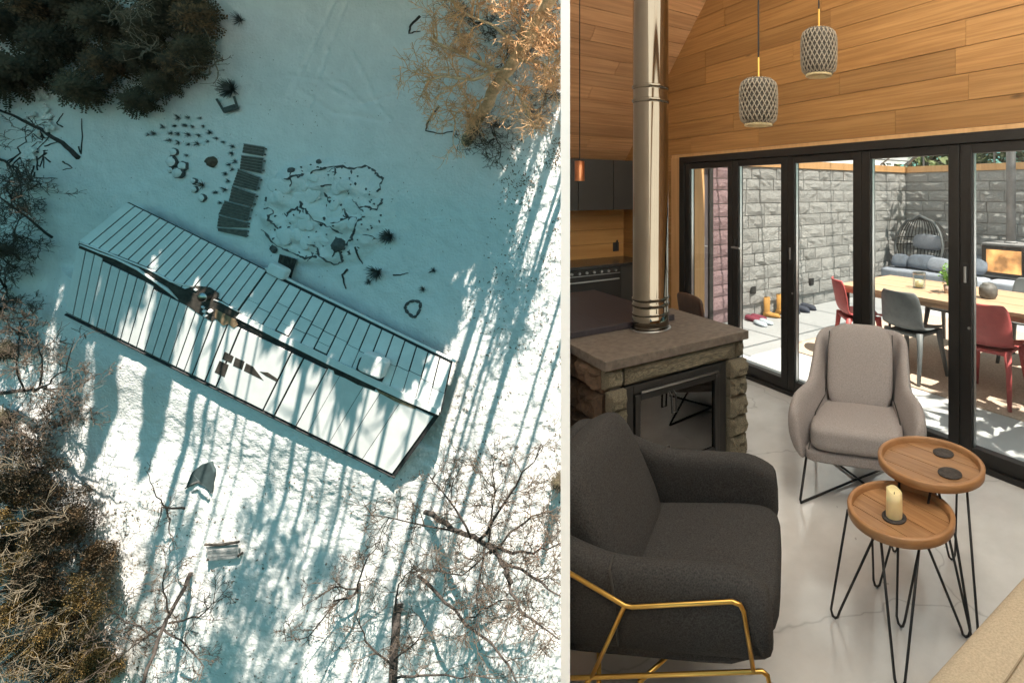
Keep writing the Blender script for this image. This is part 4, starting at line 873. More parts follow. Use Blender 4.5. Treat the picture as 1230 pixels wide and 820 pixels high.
mb.tube(on_roof([(96, 291), (112, 297), (130, 304), (160, 316), (182, 325), (205, 338), (216, 341), (229, 344)], 0.13), 0.06, 6)
mb.tube(on_roof([(96, 294), (118, 303), (140, 311), (165, 323), (185, 337), (200, 347), (214, 360)], 0.13), [0.05, 0.06, 0.07, 0.10, 0.08, 0.12, 0.03], 6)
mb.tube(on_roof([(257, 360), (266, 363), (275, 368), (286, 374)], 0.13), 0.05, 6)
for (u, v, r_) in ((246, 374, .12), (253, 374, .15), (244, 369, .08), (247, 379, .13), (235, 348, .09)): mb.tube(on_roof([(u - 1.5, v - 1), (u + 1.5, v + 1)], 0.13), r_, 6)
hpart(mb, 'snow_edge', SNOW, ROOF, smooth=True)
patch([(284, 381), (288, 377), (528, 492), (527, 498), (480, 478), (400, 440), (330, 405)], 'ridge_cap', ROOFM, 0.14, 0.06)
j = []
lower = [(282, 386)]; u = 282
while u < 405: lower.append((u, 381 + (u - 284) * 0.478 + 3 + rr.uniform(0.5, 6.5))); u += rr.uniform(4, 9)
patch([(284, 384), (405, 442), (405, 446)] + lower[:0:-1], 'ridge_gap', BROWNR, 0.10)
patch([(400, 441), (452, 466), (450, 469), (430, 462), (415, 454), (402, 449)], 'ridge_gap', BROWNR, 0.10)
patch([(452, 467), (500, 489), (499, 491), (475, 482), (455, 471)], 'ridge_gap', TANR, 0.10)
for P_ in ([(270, 422), (281, 428), (278, 436), (267, 431)], [(264, 433), (275, 438), (270, 453), (258, 447)], [(283, 429), (294, 434), (291, 444), (280, 439)], [(296, 436), (304, 440), (317, 457), (293, 445)], [(312, 446), (322, 447), (334, 455), (332, 458), (319, 451)]):
    patch(P_, 'bare_roof', BROWNR, 0.10)
# roof lights, cap, gutters
def roof_box(P4, h0, h1, name, m, r=0.35):
    ctr = sum((G(u, v, (h0 + h1) / 2) for u, v in P4), Vector()) / 4; a_, b_, c_, d_ = [G(u, v, (h0 + h1) / 2) for u, v in P4]
    ex = ((b_ - a_) + (c_ - d_)) / 2; ey = ((d_ - a_) + (c_ - b_)) / 2
    M = Matrix(((ex.x, ey.x, 0, ctr.x), (ex.y, ey.y, 0, ctr.y), (0, 0, h1 - h0, (h0 + h1) / 2), (0, 0, 0, 1)))
    return hpart(MB().pillow(1, 1, 1, 10, 7, M), name, m, ROOF, smooth=True, weld=True)
roof_box([(439, 420), (469, 434), (459, 455), (432, 443)], 1.75, 2.4, 'roof_light', SNOW)
roof_box([(434, 426), (466, 442), (459, 461), (428, 447)], 1.5, 2.0, 'roof_light_dark_box', DARKR)  # dark box at the lower left of the pale one
roof_box([(327, 314), (348, 324), (342, 337), (322, 326)], 1.0, 1.55, 'porch_roof', ROOFM)
c = G(243, 357, HR + 0.5) - hc
o = MB().lathe([(0, 0.06), (0.3, 0.05), (0.33, 0.0), (0.3, -0.05), (0.24, -0.06), (0.24, -0.5)], 20, c).build('chimney', STEELD, HS, True)
mb = MB().tube([E0.lerp(E1, 0.425) + Vector((0.05, 0.1, 0)), E1 + (E1 - E0).normalized() * 0.25 + Vector((0.05, 0.1, 0))], 0.09, 8); hpart(mb, 'gutter', ROOFM)
off = Vector((-0.06, -0.16, -0.05)); hpart(MB().tube([L0 + off, L1 + off], 0.09, 8), 'gutter', DARKR)
a0 = loq(0.40, 1.03); a1 = loq(1.0, 1.03); mb = MB()
for k in range(24):
    if rr.random() < 0.8: s = k / 24; mb.tube([a0.lerp(a1, s) + Vector((0, -0.1, -0.2)), a0.lerp(a1, s + 0.035) + Vector((0, -0.1, -0.2))], rr.uniform(0.07, 0.14), 6)
hpart(mb, 'eave_snow', SNOW, smooth=True)

# ------------------------------------------------------------------ garden things
def snow_thing(name, label, cat, u, v, group=None): q = G(u, v); q.z = snow_h(q.x, q.y); return empty(name, label, cat, snowM(q), group), q
def rel(pts, q, dz=0.0, h=0.0):
    out = []
    for u, v in pts: p = G(u, v, h); out.append(Vector((p.x, p.y, (snow_h(p.x, p.y) if h == 0 else h) + dz)) - q)
    return out
bw, q = snow_thing('boardwalk', 'stepped wooden boardwalk of weathered sections leading up from the house', 'boardwalk', 292, 228)
for P4 in ([(297, 173), (321, 177), (319, 187), (295, 183)], [(294, 187), (319, 190), (317, 207), (292, 202)], [(290, 203), (315, 213), (311, 228), (284, 221)], [(283, 223), (310, 233), (306, 247), (279, 240)], [(274, 241), (304, 249), (301, 264), (267, 256)], [(267, 258), (301, 267), (300, 273), (265, 271)], [(265, 273), (300, 276), (299, 284), (266, 277)]):
    A_, B_, C_, D_ = [p - q for p in (G(u, v) for u, v in P4)]; C_, D_ = B_.lerp(C_, 1.1), A_.lerp(D_, 1.1); nS = max(2, int(abs(P4[3][1] - P4[0][1]) / 3)); mb = MB()
    for k in range(nS):
        t0, t1 = k / nS + 0.01, (k + 1) / nS - 0.02; z0 = 0.22 + rr.uniform(-.01, .01) - q.z
        mb.prism([tuple(Vector((p.x, p.y, z0))) for p in (A_.lerp(D_, t0), A_.lerp(D_, t1), B_.lerp(C_, t1), B_.lerp(C_, t0))], (0, 0, 0.05))
    sec = mb.build('deck_section', DECKW, bw); fix_normals(sec)
    fix_normals(MB().prism([tuple(Vector((p.x, p.y, 0.15 - q.z))) for p in (A_, B_, C_, D_)], (0, 0, 0.05)).build('joist', DECKT, sec))
    mb = MB(); tt = (0, 0, 0.30 - q.z)
    mb.tube([Vector((A_.x, A_.y, tt[2])), Vector((B_.x, B_.y, tt[2]))], 0.035, 5); mb.build('frosted_edge', DECKT, sec)
    for p in (A_.lerp(D_, .2), B_.lerp(C_, .2), A_.lerp(D_, .8), B_.lerp(C_, .8)): MB().box(p.x - .05, p.x + .05, p.y - .05, p.y + .05, -0.5, 0.14 - q.z).build('post', DECKW, sec)
rg, q = snow_thing('rock_garden', 'snow covered rock garden with dark wandering stone ridges beside the boardwalk', 'rock garden', 392, 255)
for pts in ([(435, 272), (500, 250), (560, 240), (640, 215), (700, 190), (790, 205), (860, 190), (910, 205), (935, 235), (965, 270), (960, 310), (945, 340)], [(780, 365), (830, 400), (860, 435), (900, 420), (940, 440), (965, 410), (970, 380)], [(640, 345), (680, 400), (715, 435)], [(505, 390), (560, 460), (610, 510), (690, 540), (750, 580)], [(800, 600), (830, 560), (860, 500), (895, 480)],
            [(265, 550), (340, 630), (410, 665), (480, 700), (520, 720), (600, 715)], [(590, 650), (620, 710), (680, 765), (740, 740), (730, 690), (680, 660)], [(530, 620), (560, 640), (590, 650)], [(700, 650), (760, 640), (800, 610), (820, 580)], [(640, 310), (690, 305), (715, 325)], [(790, 265), (805, 290), (820, 300)], [(430, 465), (500, 430), (540, 480), (560, 530)], [(700, 430), (760, 440), (800, 500)], [(340, 470), (350, 520), (385, 560), (400, 540)], [(480, 360), (520, 400), (545, 440)]):
    px = [(260 + x / 4.823, 160 + y / 4.823) for x, y in pts]; fine = []
    for i in range(len(px) - 1):
        for k in range(4): s = k / 4; fine.append((px[i][0] + (px[i + 1][0] - px[i][0]) * s + rr.uniform(-1.5, 1.5), px[i][1] + (px[i + 1][1] - px[i][1]) * s + rr.uniform(-1.5, 1.5)))
    fine.append(px[-1]); P3 = rel(fine, q, 0.02)
    MB().tube(P3, [rr.choice((0.02, 0.03, 0.05, 0.07, 0.10)) for _ in P3], 5).build('stone_ridge', ROCK, rg)
for k in range(13):
    a_ = rr.uniform(0, 6.283); d = math.sqrt(rr.random()) * 0.95; u, v = 392 + 66 * d * math.cos(a_), 255 + 54 * d * math.sin(a_); h_ = rr.gauss(0.7, 0.7); pts = [(u, v)]
    for j in range(rr.randint(4, 9)): h_ += rr.gauss(0, 0.5); pts.append((pts[-1][0] + 2.6 * math.cos(h_), pts[-1][1] + 2.6 * math.sin(h_)))
    P3 = rel(pts, q, 0.01); MB().tube(P3, [rr.choice((0.015, 0.025, 0.04, 0.055)) for _ in P3], 5).build('stone_ridge', ROCK, rg)
lm = MB()
for k in range(90):
    a_ = rr.uniform(0, 6.283); d = rr.choice((rr.uniform(.85, 1.05), rr.uniform(0.1, 1.0))); p = G(392 + 68 * d * math.cos(a_), 255 + 56 * d * math.sin(a_)); hh = snow_h(p.x, p.y); p.z = hh
    e_ = rr.uniform(0.05, 0.16); pp = p - q; ang_ = rr.uniform(0, 3.1); lm.tube([pp + Vector((-e_ * math.cos(ang_), -e_ * math.sin(ang_), 0)), pp + Vector((0.02, 0.03, 0.05)), pp + Vector((e_ * math.cos(ang_), e_ * math.sin(ang_), 0))], [0.02, rr.uniform(0.03, 0.09), 0.02], 5)
lm.build('pebbles', ROCK, rg)['kind'] = 'stuff'
for k in range(26):
    a_ = rr.uniform(0, 6.283); d = math.sqrt(rr.random()) * 0.95; p = G(392 + 66 * d * math.cos(a_), 255 + 54 * d * math.sin(a_)); p.z = snow_h(p.x, p.y); r0 = rr.uniform(0.25, 0.75)
    MB().pillow(r0 * 2.4, r0 * 1.5, 0.26, 6, 2.4, Matrix.Translation(p - q + Vector((0, 0, 0.02))) @ Matrix.Rotation(rr.uniform(0, 3), 4, 'Z')).build('snow_hummock', SNOW, rg, True, weld=True)
def rock(label, u, v, r, m=ROCK, cap=True, grp=None, name='rock'):
    t, q = snow_thing(name, label, 'rock', u, v, grp); seed = rr.random() * 50
    def fn(i, j):
        a_, b_ = 2 * math.pi * i, math.pi * (j - 0.5); d = Vector((math.cos(a_) * math.cos(b_), math.sin(a_) * math.cos(b_), math.sin(b_))); k = 1 + 0.35 * noise.noise(d * 1.3 + Vector((seed, 0, 0))); return (d.x * r * k, d.y * r * k, d.z * r * 0.6 * k + r * 0.2)
    MB().grid(10, 6, fn).build('stone', m, t, True)
    if cap:
        def fn2(i, j): p = Vector(fn(i, 0.62 + 0.38 * j)); return (p.x * 0.86, p.y * 0.86, p.z + 0.06 * r + 0.03)
        MB().grid(10, 3, fn2).build('snow_cap', SNOW, t, True)
    return t
def z7(x, y): return 160 + x / 5.857, 120 + y / 5.857
for x, y, r_, lb in ((290, 368, .32, 'snow capped rock at the top of the small rock cluster'), (275, 435, .45, 'largest flat snow capped rock in the small rock cluster'), (355, 465, .36, 'snow capped rock on the right of the small rock cluster'), (325, 510, .46, 'low snow capped rock at the bottom of the small rock cluster'), (262, 495, .26, 'smallest rock on the left of the small rock cluster'), (430, 572, .26, 'small snow capped rock above left of the rust coloured plant'), (495, 690, .30, 'snow capped rock near the house roof edge, below the rust plant'), (438, 632, .26, 'pale snow capped rock left of the rust coloured plant')):
    rock(lb, *z7(x, y), r_, grp='rocks in the garden bed')
rock('dark rust brown boulder bare of snow in the garden bed', *z7(560, 435), 0.42, ROCKB, False)
rock('small dark stone near the left tip of the rock garden', 355, 205, 0.25, ROCK, False); rock('small dark stone above the rock garden', 387, 195, 0.2, ROCK, False); rock('dark stone at the lower left of the rock garden', 331, 299, 0.3, ROCK, False)
rock('dark boulder at the lower right edge of the rock garden', 411, 294, 0.5, ROCK, False)
def tuft_mesh(seed, m, n=60):
    r2 = random.Random(seed); mb = MB()
    for k in range(n): a_ = r2.uniform(0, 6.28); l = r2.uniform(0.12, 0.32); d = Vector((math.cos(a_) * l, math.sin(a_) * l, r2.uniform(0.1, 0.35))); s = Vector((-math.sin(a_), math.cos(a_), 0)) * 0.016; mb.quad(-s, s, d + s * .3, d - s * .3)
    o = mb.build('stalks', m); me = o.data; bpy.data.objects.remove(o); return me
TM = [tuft_mesh(i, DEADT) for i in range(3)]
def tuft(u, v, s, label, grp, me=None):
    p = G(u, v); p.z = snow_h(p.x, p.y); o = bpy.data.objects.new('plant_tuft', me or rr.choice(TM)); C.objects.link(o); o.matrix_world = snowM(p, None, rr.uniform(0, 6), s); tag(o, label, 'plant', grp)
for x, y in ((325, 125), (400, 125), (480, 130), (215, 190), (300, 185), (375, 180), (430, 190), (500, 188), (105, 245), (155, 238), (275, 235), (320, 240), (395, 248), (465, 250), (548, 232), (260, 285), (325, 303), (395, 312), (455, 310), (595, 272), (645, 298), (710, 330), (700, 380), (725, 435), (680, 455), (700, 490), (655, 520), (672, 570), (650, 630), (585, 650), (620, 725), (530, 292), (380, 390)):
    tuft(*z7(x, y), rr.uniform(0.55, 0.95), 'small dark tuft of dead stalks in the shaded snow left of the boardwalk', 'dead plant tufts beside the boardwalk')
tuft(*z7(492, 600), 1.5, 'rust coloured dead plant in the garden bed', None, tuft_mesh(9, ROCKB, 40))
tuft(468, 284, 2.0, 'round dark plant alone in the snow right of the rock garden', None, tuft_mesh(12, DEADT, 170)); tuft(453, 327, 2.2, 'spiky dark plant below the round one, above the house roof', None, tuft_mesh(13, DEADT, 110))
for u, v, lb in ((443, 338, 'small dark tuft left below the spiky plant'), (508, 347, 'small dark tuft to the left of the stone ring'), (520, 325, 'dark tuft farthest right in the open shaded snow')): tuft(u, v, 1.0, lb, None)
def twig_thing(label, pts, r_, m=BARKD, cat='branch', name='fallen_branch'):
    q = G(*pts[0]); q.z = snow_h(q.x, q.y); fine = []
    for i in range(len(pts) - 1):
        for k in range(4): s = k / 4; fine.append((pts[i][0] + (pts[i + 1][0] - pts[i][0]) * s + rr.uniform(-.6, .6), pts[i][1] + (pts[i + 1][1] - pts[i][1]) * s + rr.uniform(-.6, .6)))
    fine.append(pts[-1]); P3 = rel(fine, q, r_ * 0.6); o = MB().tube(P3, [r_ * (1 - 0.6 * i / len(P3)) for i in range(len(P3))], 6).build(name, m); o.matrix_world = snowM(q); return tag(o, label, cat)
twig_thing('dark fallen limb lying across the pale debris at the left', [(95, 190), (75, 172), (55, 158), (30, 145), (0, 132)], 0.16)
twig_thing('long thin dark branch on the snow left of the house', [(63, 285), (35, 262), (0, 235)], 0.09); twig_thing('short dark branch at the left edge, level with the roof ridge', [(27, 312), (0, 290)], 0.08); twig_thing('short branch at the left edge below the other', [(20, 322), (0, 308)], 0.07)
twig_thing('curved dark stick between rock garden and roof', [(416, 324), (411, 330), (412, 340), (415, 347)], 0.08); twig_thing('short dark stick right of the rock garden tip', [(429, 296), (432, 310), (435, 317)], 0.07); twig_thing('thin stick lying level, right of the spiky plant', [(472, 331), (480, 330), (490, 328)], 0.06)
twig_thing('dark stick beside the top right bare tree trunk', [(528, 128), (516, 145), (513, 157), (530, 161), (545, 158)], 0.07); twig_thing('curl of dark branch in the snow left of the top right tree', [(505, 20), (494, 30), (491, 40), (505, 38)], 0.09)
sr, q = snow_thing('stone_ring', 'small triangular ring of stones in the snow above the house', 'stone ring', 495, 371)
P_ = [(487, 367), (492, 362), (499, 361), (505, 363), (505, 371), (501, 379), (497, 381), (491, 376), (487, 371)]
for i in range(len(P_)):
    P3 = rel([P_[i], P_[(i + 1) % len(P_)]], q, 0.03); MB().tube([P3[0], P3[0].lerp(P3[1], .5), P3[0].lerp(P3[1], .93)], [0.08, 0.12, 0.07], 6).build('stone', ROCK, sr)
gc, q = snow_thing('garden_chair', 'overturned dark garden chair at the edge of the conifers', 'garden chair', 278, 127)
for pts in ([(265, 120), (275, 136)], [(275, 136), (290, 131)], [(290, 131), (286, 117)]): P3 = rel(pts, q, 0.25); MB().tube(P3, 0.08, 6).build('leg', DEADT, gc)
P3 = rel([(271, 131), (286, 126), (290, 131), (275, 137)], q, 0.2); MB().prism([tuple(p) for p in P3], (0, 0, 0.06)).build('seat', DEADT, gc)
tuft(281, 108, 2.6, 'dark dead bush behind the overturned garden chair', None, tuft_mesh(15, DEADT, 190)); tuft(290, 25, 1.8, 'dead bush right of the conifers at the top edge', None, tuft_mesh(16, DEADT, 60))
mt, q = snow_thing('door_deck', 'small dark wooden deck against the house beside the porch roof', 'deck', 350, 318)
for k in range(6):
    a_ = [(339, 306), (361, 312), (358, 324), (348, 336), (341, 330)]; s0, s1 = k / 6, (k + 1) / 6 - 0.02
    P3 = rel([(339 + 22 * s0, 305 + 6 * s0), (339 + 22 * s1, 305 + 6 * s1), (335 + 16 * s1, 322 + 12 * s1), (335 + 16 * s0, 322 + 12 * s0)], q, 0.1); o = MB().prism([tuple(p) for p in P3], (0, 0, 0.05)).build('board', BROWNR, mt); fix_normals(o)
# things on the lower snow
md, q = snow_thing('shade_mound', 'blue grey slab coloured as the shaded side of a snow mound in the sunlit snow', 'rock', 244, 570)
P_ = [(227, 583), (234, 565), (245, 556), (256, 553), (261, 565), (257, 590), (250, 583), (242, 576), (235, 579)]; P3 = rel(P_, q, -0.1); MOUND_SHADE = mat('blue grey mound shade', (0.045, 0.07, 0.075), 0.85, var=0.2, scale=2, bump=0.4)
mb = MB().prism([tuple(p) for p in P3], (0, 0, 0.3)); o = mb.build('stone', MOUND_SHADE, md, bevel=0.06); fix_normals(o)  # dark colour stands in for shade on a snowy mound
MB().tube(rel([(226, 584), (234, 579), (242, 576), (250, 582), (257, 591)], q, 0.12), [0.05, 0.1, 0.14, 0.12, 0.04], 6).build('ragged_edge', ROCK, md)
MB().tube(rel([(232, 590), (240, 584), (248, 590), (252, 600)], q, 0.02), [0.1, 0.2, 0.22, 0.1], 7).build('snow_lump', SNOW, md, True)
bc, q = snow_thing('garden_bench', 'snow dusted wooden garden bench lying in the striped shade', 'bench', 272, 658)
for k in range(4):
    P3 = rel([(253, 653 + 4.4 * k), (289, 651 + 4.4 * k), (289.5, 654.5 + 4.4 * k), (254, 656.5 + 4.4 * k)], q, 0.35 - 0.02 * k); o = MB().prism([tuple(p) for p in P3], (0, 0, 0.05)).build('slat', DECKT, bc); fix_normals(o)
MB().tube(rel([(252, 650), (270, 650.5), (291, 647.5)], q, 0.4), 0.10, 6).build('backrest', BROWNR, bc)
for u, v in ((255, 668), (289, 665)): P3 = rel([(u, v)], q)[0]; MB().box(P3.x - .06, P3.x + .06, P3.y - .06, P3.y + .06, P3.z - .2, P3.z + .4).build('leg', BROWNR, bc)
for k in range(24):
    u, v = (rr.gauss(60, 9), rr.uniform(104, 160)) if k < 14 else (rr.gauss(37, 5), rr.gauss(185, 6))
    p = G(u, v); p.z = snow_h(p.x, p.y) + 0.05; a_ = rr.uniform(0.15, 0.42); o = MB().box(-a_, a_, -0.15, 0.15, 0.15, 0.3).build('scrap', SHELLP, None, bevel=0.03); o.matrix_world = snowM(p, (rr.uniform(-.2, .2), rr.uniform(-.2, .2), 1), rr.uniform(0.6, 1.8)); tag(o, 'small pale scrap in the debris heap below the left conifers', 'scrap', 'pale scraps of the debris heap')
for k in range(18):
    u, v = rr.gauss(50, 18), rr.gauss(180, 22)
    twig_thing('thin dark twig tangled in the debris heap at the left', [(u, v), (u + rr.gauss(0, 10), v + rr.gauss(0, 10)), (u + rr.gauss(0, 16), v + rr.gauss(0, 14))], 0.05)['group'] = 'twigs in the debris heap'

# ------------------------------------------------------------------ conifers
def conifer_meshes(seed, H=10.0, Rr=2.3, m=NEEDLE, dens=1.0):
    r2 = random.Random(seed); mb = MB(); z = 0.9
    while z < H:
        k = z / H; L = Rr * (1 - k) ** 0.75 * (0.75 + 0.4 * r2.random()); nb = max(4, int(9 * (1 - k * 0.5) * dens)); a0 = r2.uniform(0, 6.28)
        for b_ in range(nb):
            a_ = a0 + 6.283 * b_ / nb + r2.uniform(-.25, .25); l = L * r2.uniform(0.65, 1.12); d = Vector((math.cos(a_), math.sin(a_), 0)); sd = Vector((-math.sin(a_), math.cos(a_), 0)); nq = max(3, int(l / 0.17))
            for i in range(nq):
                s = (i + 0.6) / nq
                for sgn in (-1, 1):
                    c = d * (l * s) + Vector((0, 0, z - 0.35 * l * s * s + r2.uniform(-.06, .06))); w_ = (0.34 * (1 - s * 0.6) + 0.06) * r2.uniform(0.7, 1.3); tip = c + (d * 0.6 + sd * sgn * 0.9 + Vector((0, 0, r2.uniform(-.35, .15)))) * w_; wv = (d * 0.9 - sd * sgn * 0.4) * 0.07 + Vector((0, 0, r2.uniform(-.04, .04)))
                    mb.quad(c - wv * 0.6, c + (tip - c) * 0.55 - wv, tip, c + (tip - c) * 0.5 + wv)
        z += 0.30 + 0.12 * r2.random()
    tk = MB().tube([(0, 0, -0.3), (0, 0, H * 0.5), (0, 0, H * 0.97)], [0.19, 0.12, 0.02], 8)
    o1 = mb.build('crown', m); o2 = tk.build('trunk', BARKD); r_ = (o1.data, o2.data); bpy.data.objects.remove(o1); bpy.data.objects.remove(o2); return r_
CON = [conifer_meshes(1), conifer_meshes(2, 10, 2.6), conifer_meshes(3, 10, 2.4, NEEDLEB), conifer_meshes(4, 10, 2.2, NEEDLE, 0.8)]
def shade_tree_mesh(seed):
    r2 = random.Random(seed); mb = MB()
    for k in range(40): z = 10 * (0.08 + 0.9 * (k / 40)); q_ = 2.3 * (1 - z / 10) ** 0.7; a_ = r2.uniform(0, 6.28); leaf_cloud(mb, Vector((0.45 * q_ * math.cos(a_), 0.45 * q_ * math.sin(a_), z)), Vector((q_ * 0.75 + 0.1, q_ * 0.75 + 0.1, 0.45)), 70, 0.32, r2)
    o1 = mb.build('crown', NEEDLE); r_ = (o1.data, CON[0][1]); bpy.data.objects.remove(o1); return r_
SHADE_TREES = [shade_tree_mesh(90), shade_tree_mesh(91)]
def wood(u, v, h, k, wide=1.0):
    p = G(u, v); p.z = snow_h(p.x, p.y) - 0.1; M = snowM(p, None, rr.uniform(0, 6.28)) @ Matrix.Diagonal((h / 10 * wide, h / 10 * wide, h / 10, 1)); t = empty('conifer', sh_lab, 'tree', M, 'conifers added beyond the clearing for shade'); share('crown', SHADE_TREES[k % 2][0], t, (0, 0, 0)); share('trunk', SHADE_TREES[k % 2][1], t, (0, 0, 0))
def conifer(label, u, v, h, k, tilt=0.0, grp=None, wide=1.0):
    p = G(u, v); p.z = snow_h(p.x, p.y) - 0.1; cam_dir = Vector((0 - p.x, EYE - p.y, D)).normalized(); ln = Vector((0, 0, 1)).lerp(cam_dir, tilt)
    M = snowM(p, ln, rr.uniform(0, 6.28)) @ Matrix.Diagonal((h / 10 * wide, h / 10 * wide, h / 10, 1)); t = empty('conifer', label, 'tree', M, grp); share('crown', CON[k][0], t, (0, 0, 0)); share('trunk', CON[k][1], t, (0, 0, 0))
for u, v, h, k, lb in ((20, 30, 9, 0, 'dark conifer in the top left corner of the clearing'), (75, 55, 9, 1, 'dark conifer just above the pale debris heap'), (135, 30, 9.5, 0, 'dark conifer at the top edge, third from the left corner'), (190, 35, 9, 3, 'dark conifer at the top edge with fallen pale limbs before it'), (243, 22, 8, 2, 'browned conifer at the top edge next to the open snow'), (15, 95, 8, 1, 'dark conifer at the left edge above the fallen limb'), (108, 108, 8, 0, 'dark conifer reaching down right of the debris heap'),
                       (172, 122, 6.5, 3, 'dark conifer reaching down toward the garden tufts'), (225, 78, 7.5, 2, 'browned conifer next to the overturned garden chair'), (140, 78, 8, 2, 'browned conifer in the middle of the top left group'), (200, 100, 6, 1, 'dark conifer directly left of the browned one by the garden chair'), (45, 85, 8.5, 3, 'dark conifer behind the debris heap'), (240, 60, 7, 0, 'dark conifer at the right end of the top left group'), (178, 68, 8, 0, 'dark conifer behind the tuft garden in the second row'), (60, 10, 9, 2, 'browned conifer at the top edge near the left corner'), (100, 5, 9, 0, 'dark conifer at the very top edge, second from the left corner'), (215, 5, 9, 1, 'dark conifer at the very top edge, above the browned pair')):
    conifer(lb, u, v, h * 0.8, k, 0.75, 'conifers at the top left of the clearing', 1.4)
conifer('dark conifer cut off by the white panel, right of the sunlit snow', 672, 580, 4.0, 0, 0.9)
for u, v, h, k, lb in ((5, 300, 5, 3, 'thin dark conifer at the left edge, level with the ridge'), (8, 420, 6, 0, 'dark conifer at the left edge below the house corner'), (-15, 370, 6, 1, 'dark conifer half out of the left edge'), (5, 500, 6, 0, 'dark conifer at the left edge above the ochre foliage')): conifer(lb, u, v, h * 0.8, k, 0.8, 'conifers along the left edge')
# unseen trees added beyond the clearing to cast its shade
sh_lab = 'unseen tall conifer added beyond the clearing to shade it'
i = 0
for u in range(60, 668, 20):
    tip_v = 335 if u < 400 else 246 + 0.477 * (u - 245); vb = -118 - 26 * (i % 3); hN = (tip_v + 30 - vb) / 0.958 / 40.2
    wood(u + rr.uniform(-6, 6), vb, max(8.0, hN * 1.12), i % 2, 1.5); i += 1
for u in range(150, 400, 36): conifer(sh_lab, u + rr.uniform(-9, 9), -118 - rr.uniform(0, 60), rr.uniform(17.0, 18.8), 3, 0.0, 'conifers added beyond the clearing for shade', 0.72); i += 1
for u, h in ((318, 18.6), (384, 18.8), (270, 18.5)): wood(u, -150, h, i % 2, 0.8); i += 1
for u in range(20, 640, 30): wood(u + rr.uniform(-8, 8), -215 - 30 * (i % 2), rr.uniform(10, 12.5) + max(0, (u - 250) * 0.009), i % 2, 1.6); i += 1
for u in range(0, 664, 26): wood(u + rr.uniform(-8, 8), -100 - 20 * (i % 2), rr.uniform(6.5, 8), i % 2, 1.6); i += 1
for u, v, h in ((-40, 40, 10), (-30, 130, 9), (20, -60, 13), (70, -70, 13), (-20, -60, 12), (-60, -30, 12), (-110, 20, 12), (-110, 140, 12), (-110, 260, 12), (-70, 390, 10), (-80, 470, 10), (120, -60, 12.5), (-60, 200, 11), (-60, 300, 11), (30, -90, 14), (100, -100, 14), (-70, 90, 12)): wood(u, v, h, i % 2, 1.2); i += 1
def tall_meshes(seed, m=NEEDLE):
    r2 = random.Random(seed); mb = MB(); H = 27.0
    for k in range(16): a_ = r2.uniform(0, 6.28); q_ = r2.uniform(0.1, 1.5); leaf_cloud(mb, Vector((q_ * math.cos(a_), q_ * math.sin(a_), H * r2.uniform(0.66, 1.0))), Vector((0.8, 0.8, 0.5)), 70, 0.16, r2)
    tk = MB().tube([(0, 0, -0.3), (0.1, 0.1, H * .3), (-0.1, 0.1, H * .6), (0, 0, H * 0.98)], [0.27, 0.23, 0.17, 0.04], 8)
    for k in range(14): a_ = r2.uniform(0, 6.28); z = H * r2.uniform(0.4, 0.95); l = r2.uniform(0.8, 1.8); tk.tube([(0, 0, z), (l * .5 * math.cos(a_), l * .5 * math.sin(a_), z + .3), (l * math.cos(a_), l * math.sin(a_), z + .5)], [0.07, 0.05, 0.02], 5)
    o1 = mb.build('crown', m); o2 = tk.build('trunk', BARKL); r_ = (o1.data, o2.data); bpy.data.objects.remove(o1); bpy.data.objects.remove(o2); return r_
TALL = [tall_meshes(5), tall_meshes(6)]  # unseen pines added so their trunk shadows streak the snow
def tall(u, v, s, k, wide=1.0, cw=1.0):
    p = G(u, v); p.z = snow_h(p.x, p.y) - 0.1; M = snowM(p, (rr.gauss(0, .01), rr.gauss(0, .01), 1), rr.uniform(0, 6)) @ Matrix.Diagonal((wide, wide, s, 1)); t = empty('shade_pine', 'unseen bare trunked pine added beyond the clearing for streaks of shade', 'tree', M, 'pines added beyond the clearing for shade'); share('crown', TALL[k][0], t, (0, 0, 0), (cw, cw, 1)); share('trunk', TALL[k][1], t, (0, 0, 0))
for u, v, s, wd_ in ((697, -40, 1.0, 1.4), (716, -60, 0.95, .7), (738, -75, 1.05, .8), (752, -50, 1.0, .55), (772, -90, 1.05, 1.0), (800, -70, 1.0, .6), (690, -120, 1.1, .7), (830, -100, 1.1, .8), (765, -150, 1.1, .6)): tall(u, v, s, 0 if wd_ > .7 else 1, wd_, 0.4)
for u, v, s, wd_, cw in ((395, -60, 1.02, .7, .6), (415, -80, 1.0, 1.2, .8), (441, -65, .95, .5, .5), (467, -70, 1.08, .5, .5), (476, -55, 1.1, .35, .5), (515, -80, 1.0, .8, 1.6), (540, -70, .98, 1.3, 1.6), (560, -60, 1.0, 1.0, 1.9), (583, -70, .97, .7, 1.4), (606, -60, .96, 1.1, .6), (628, -85, 1.06, .6, .7), (650, -75, 1.0, 1.0, .6), (432, -90, .98, 1.1, .7)): tall(u, v, s, 1, wd_, cw)

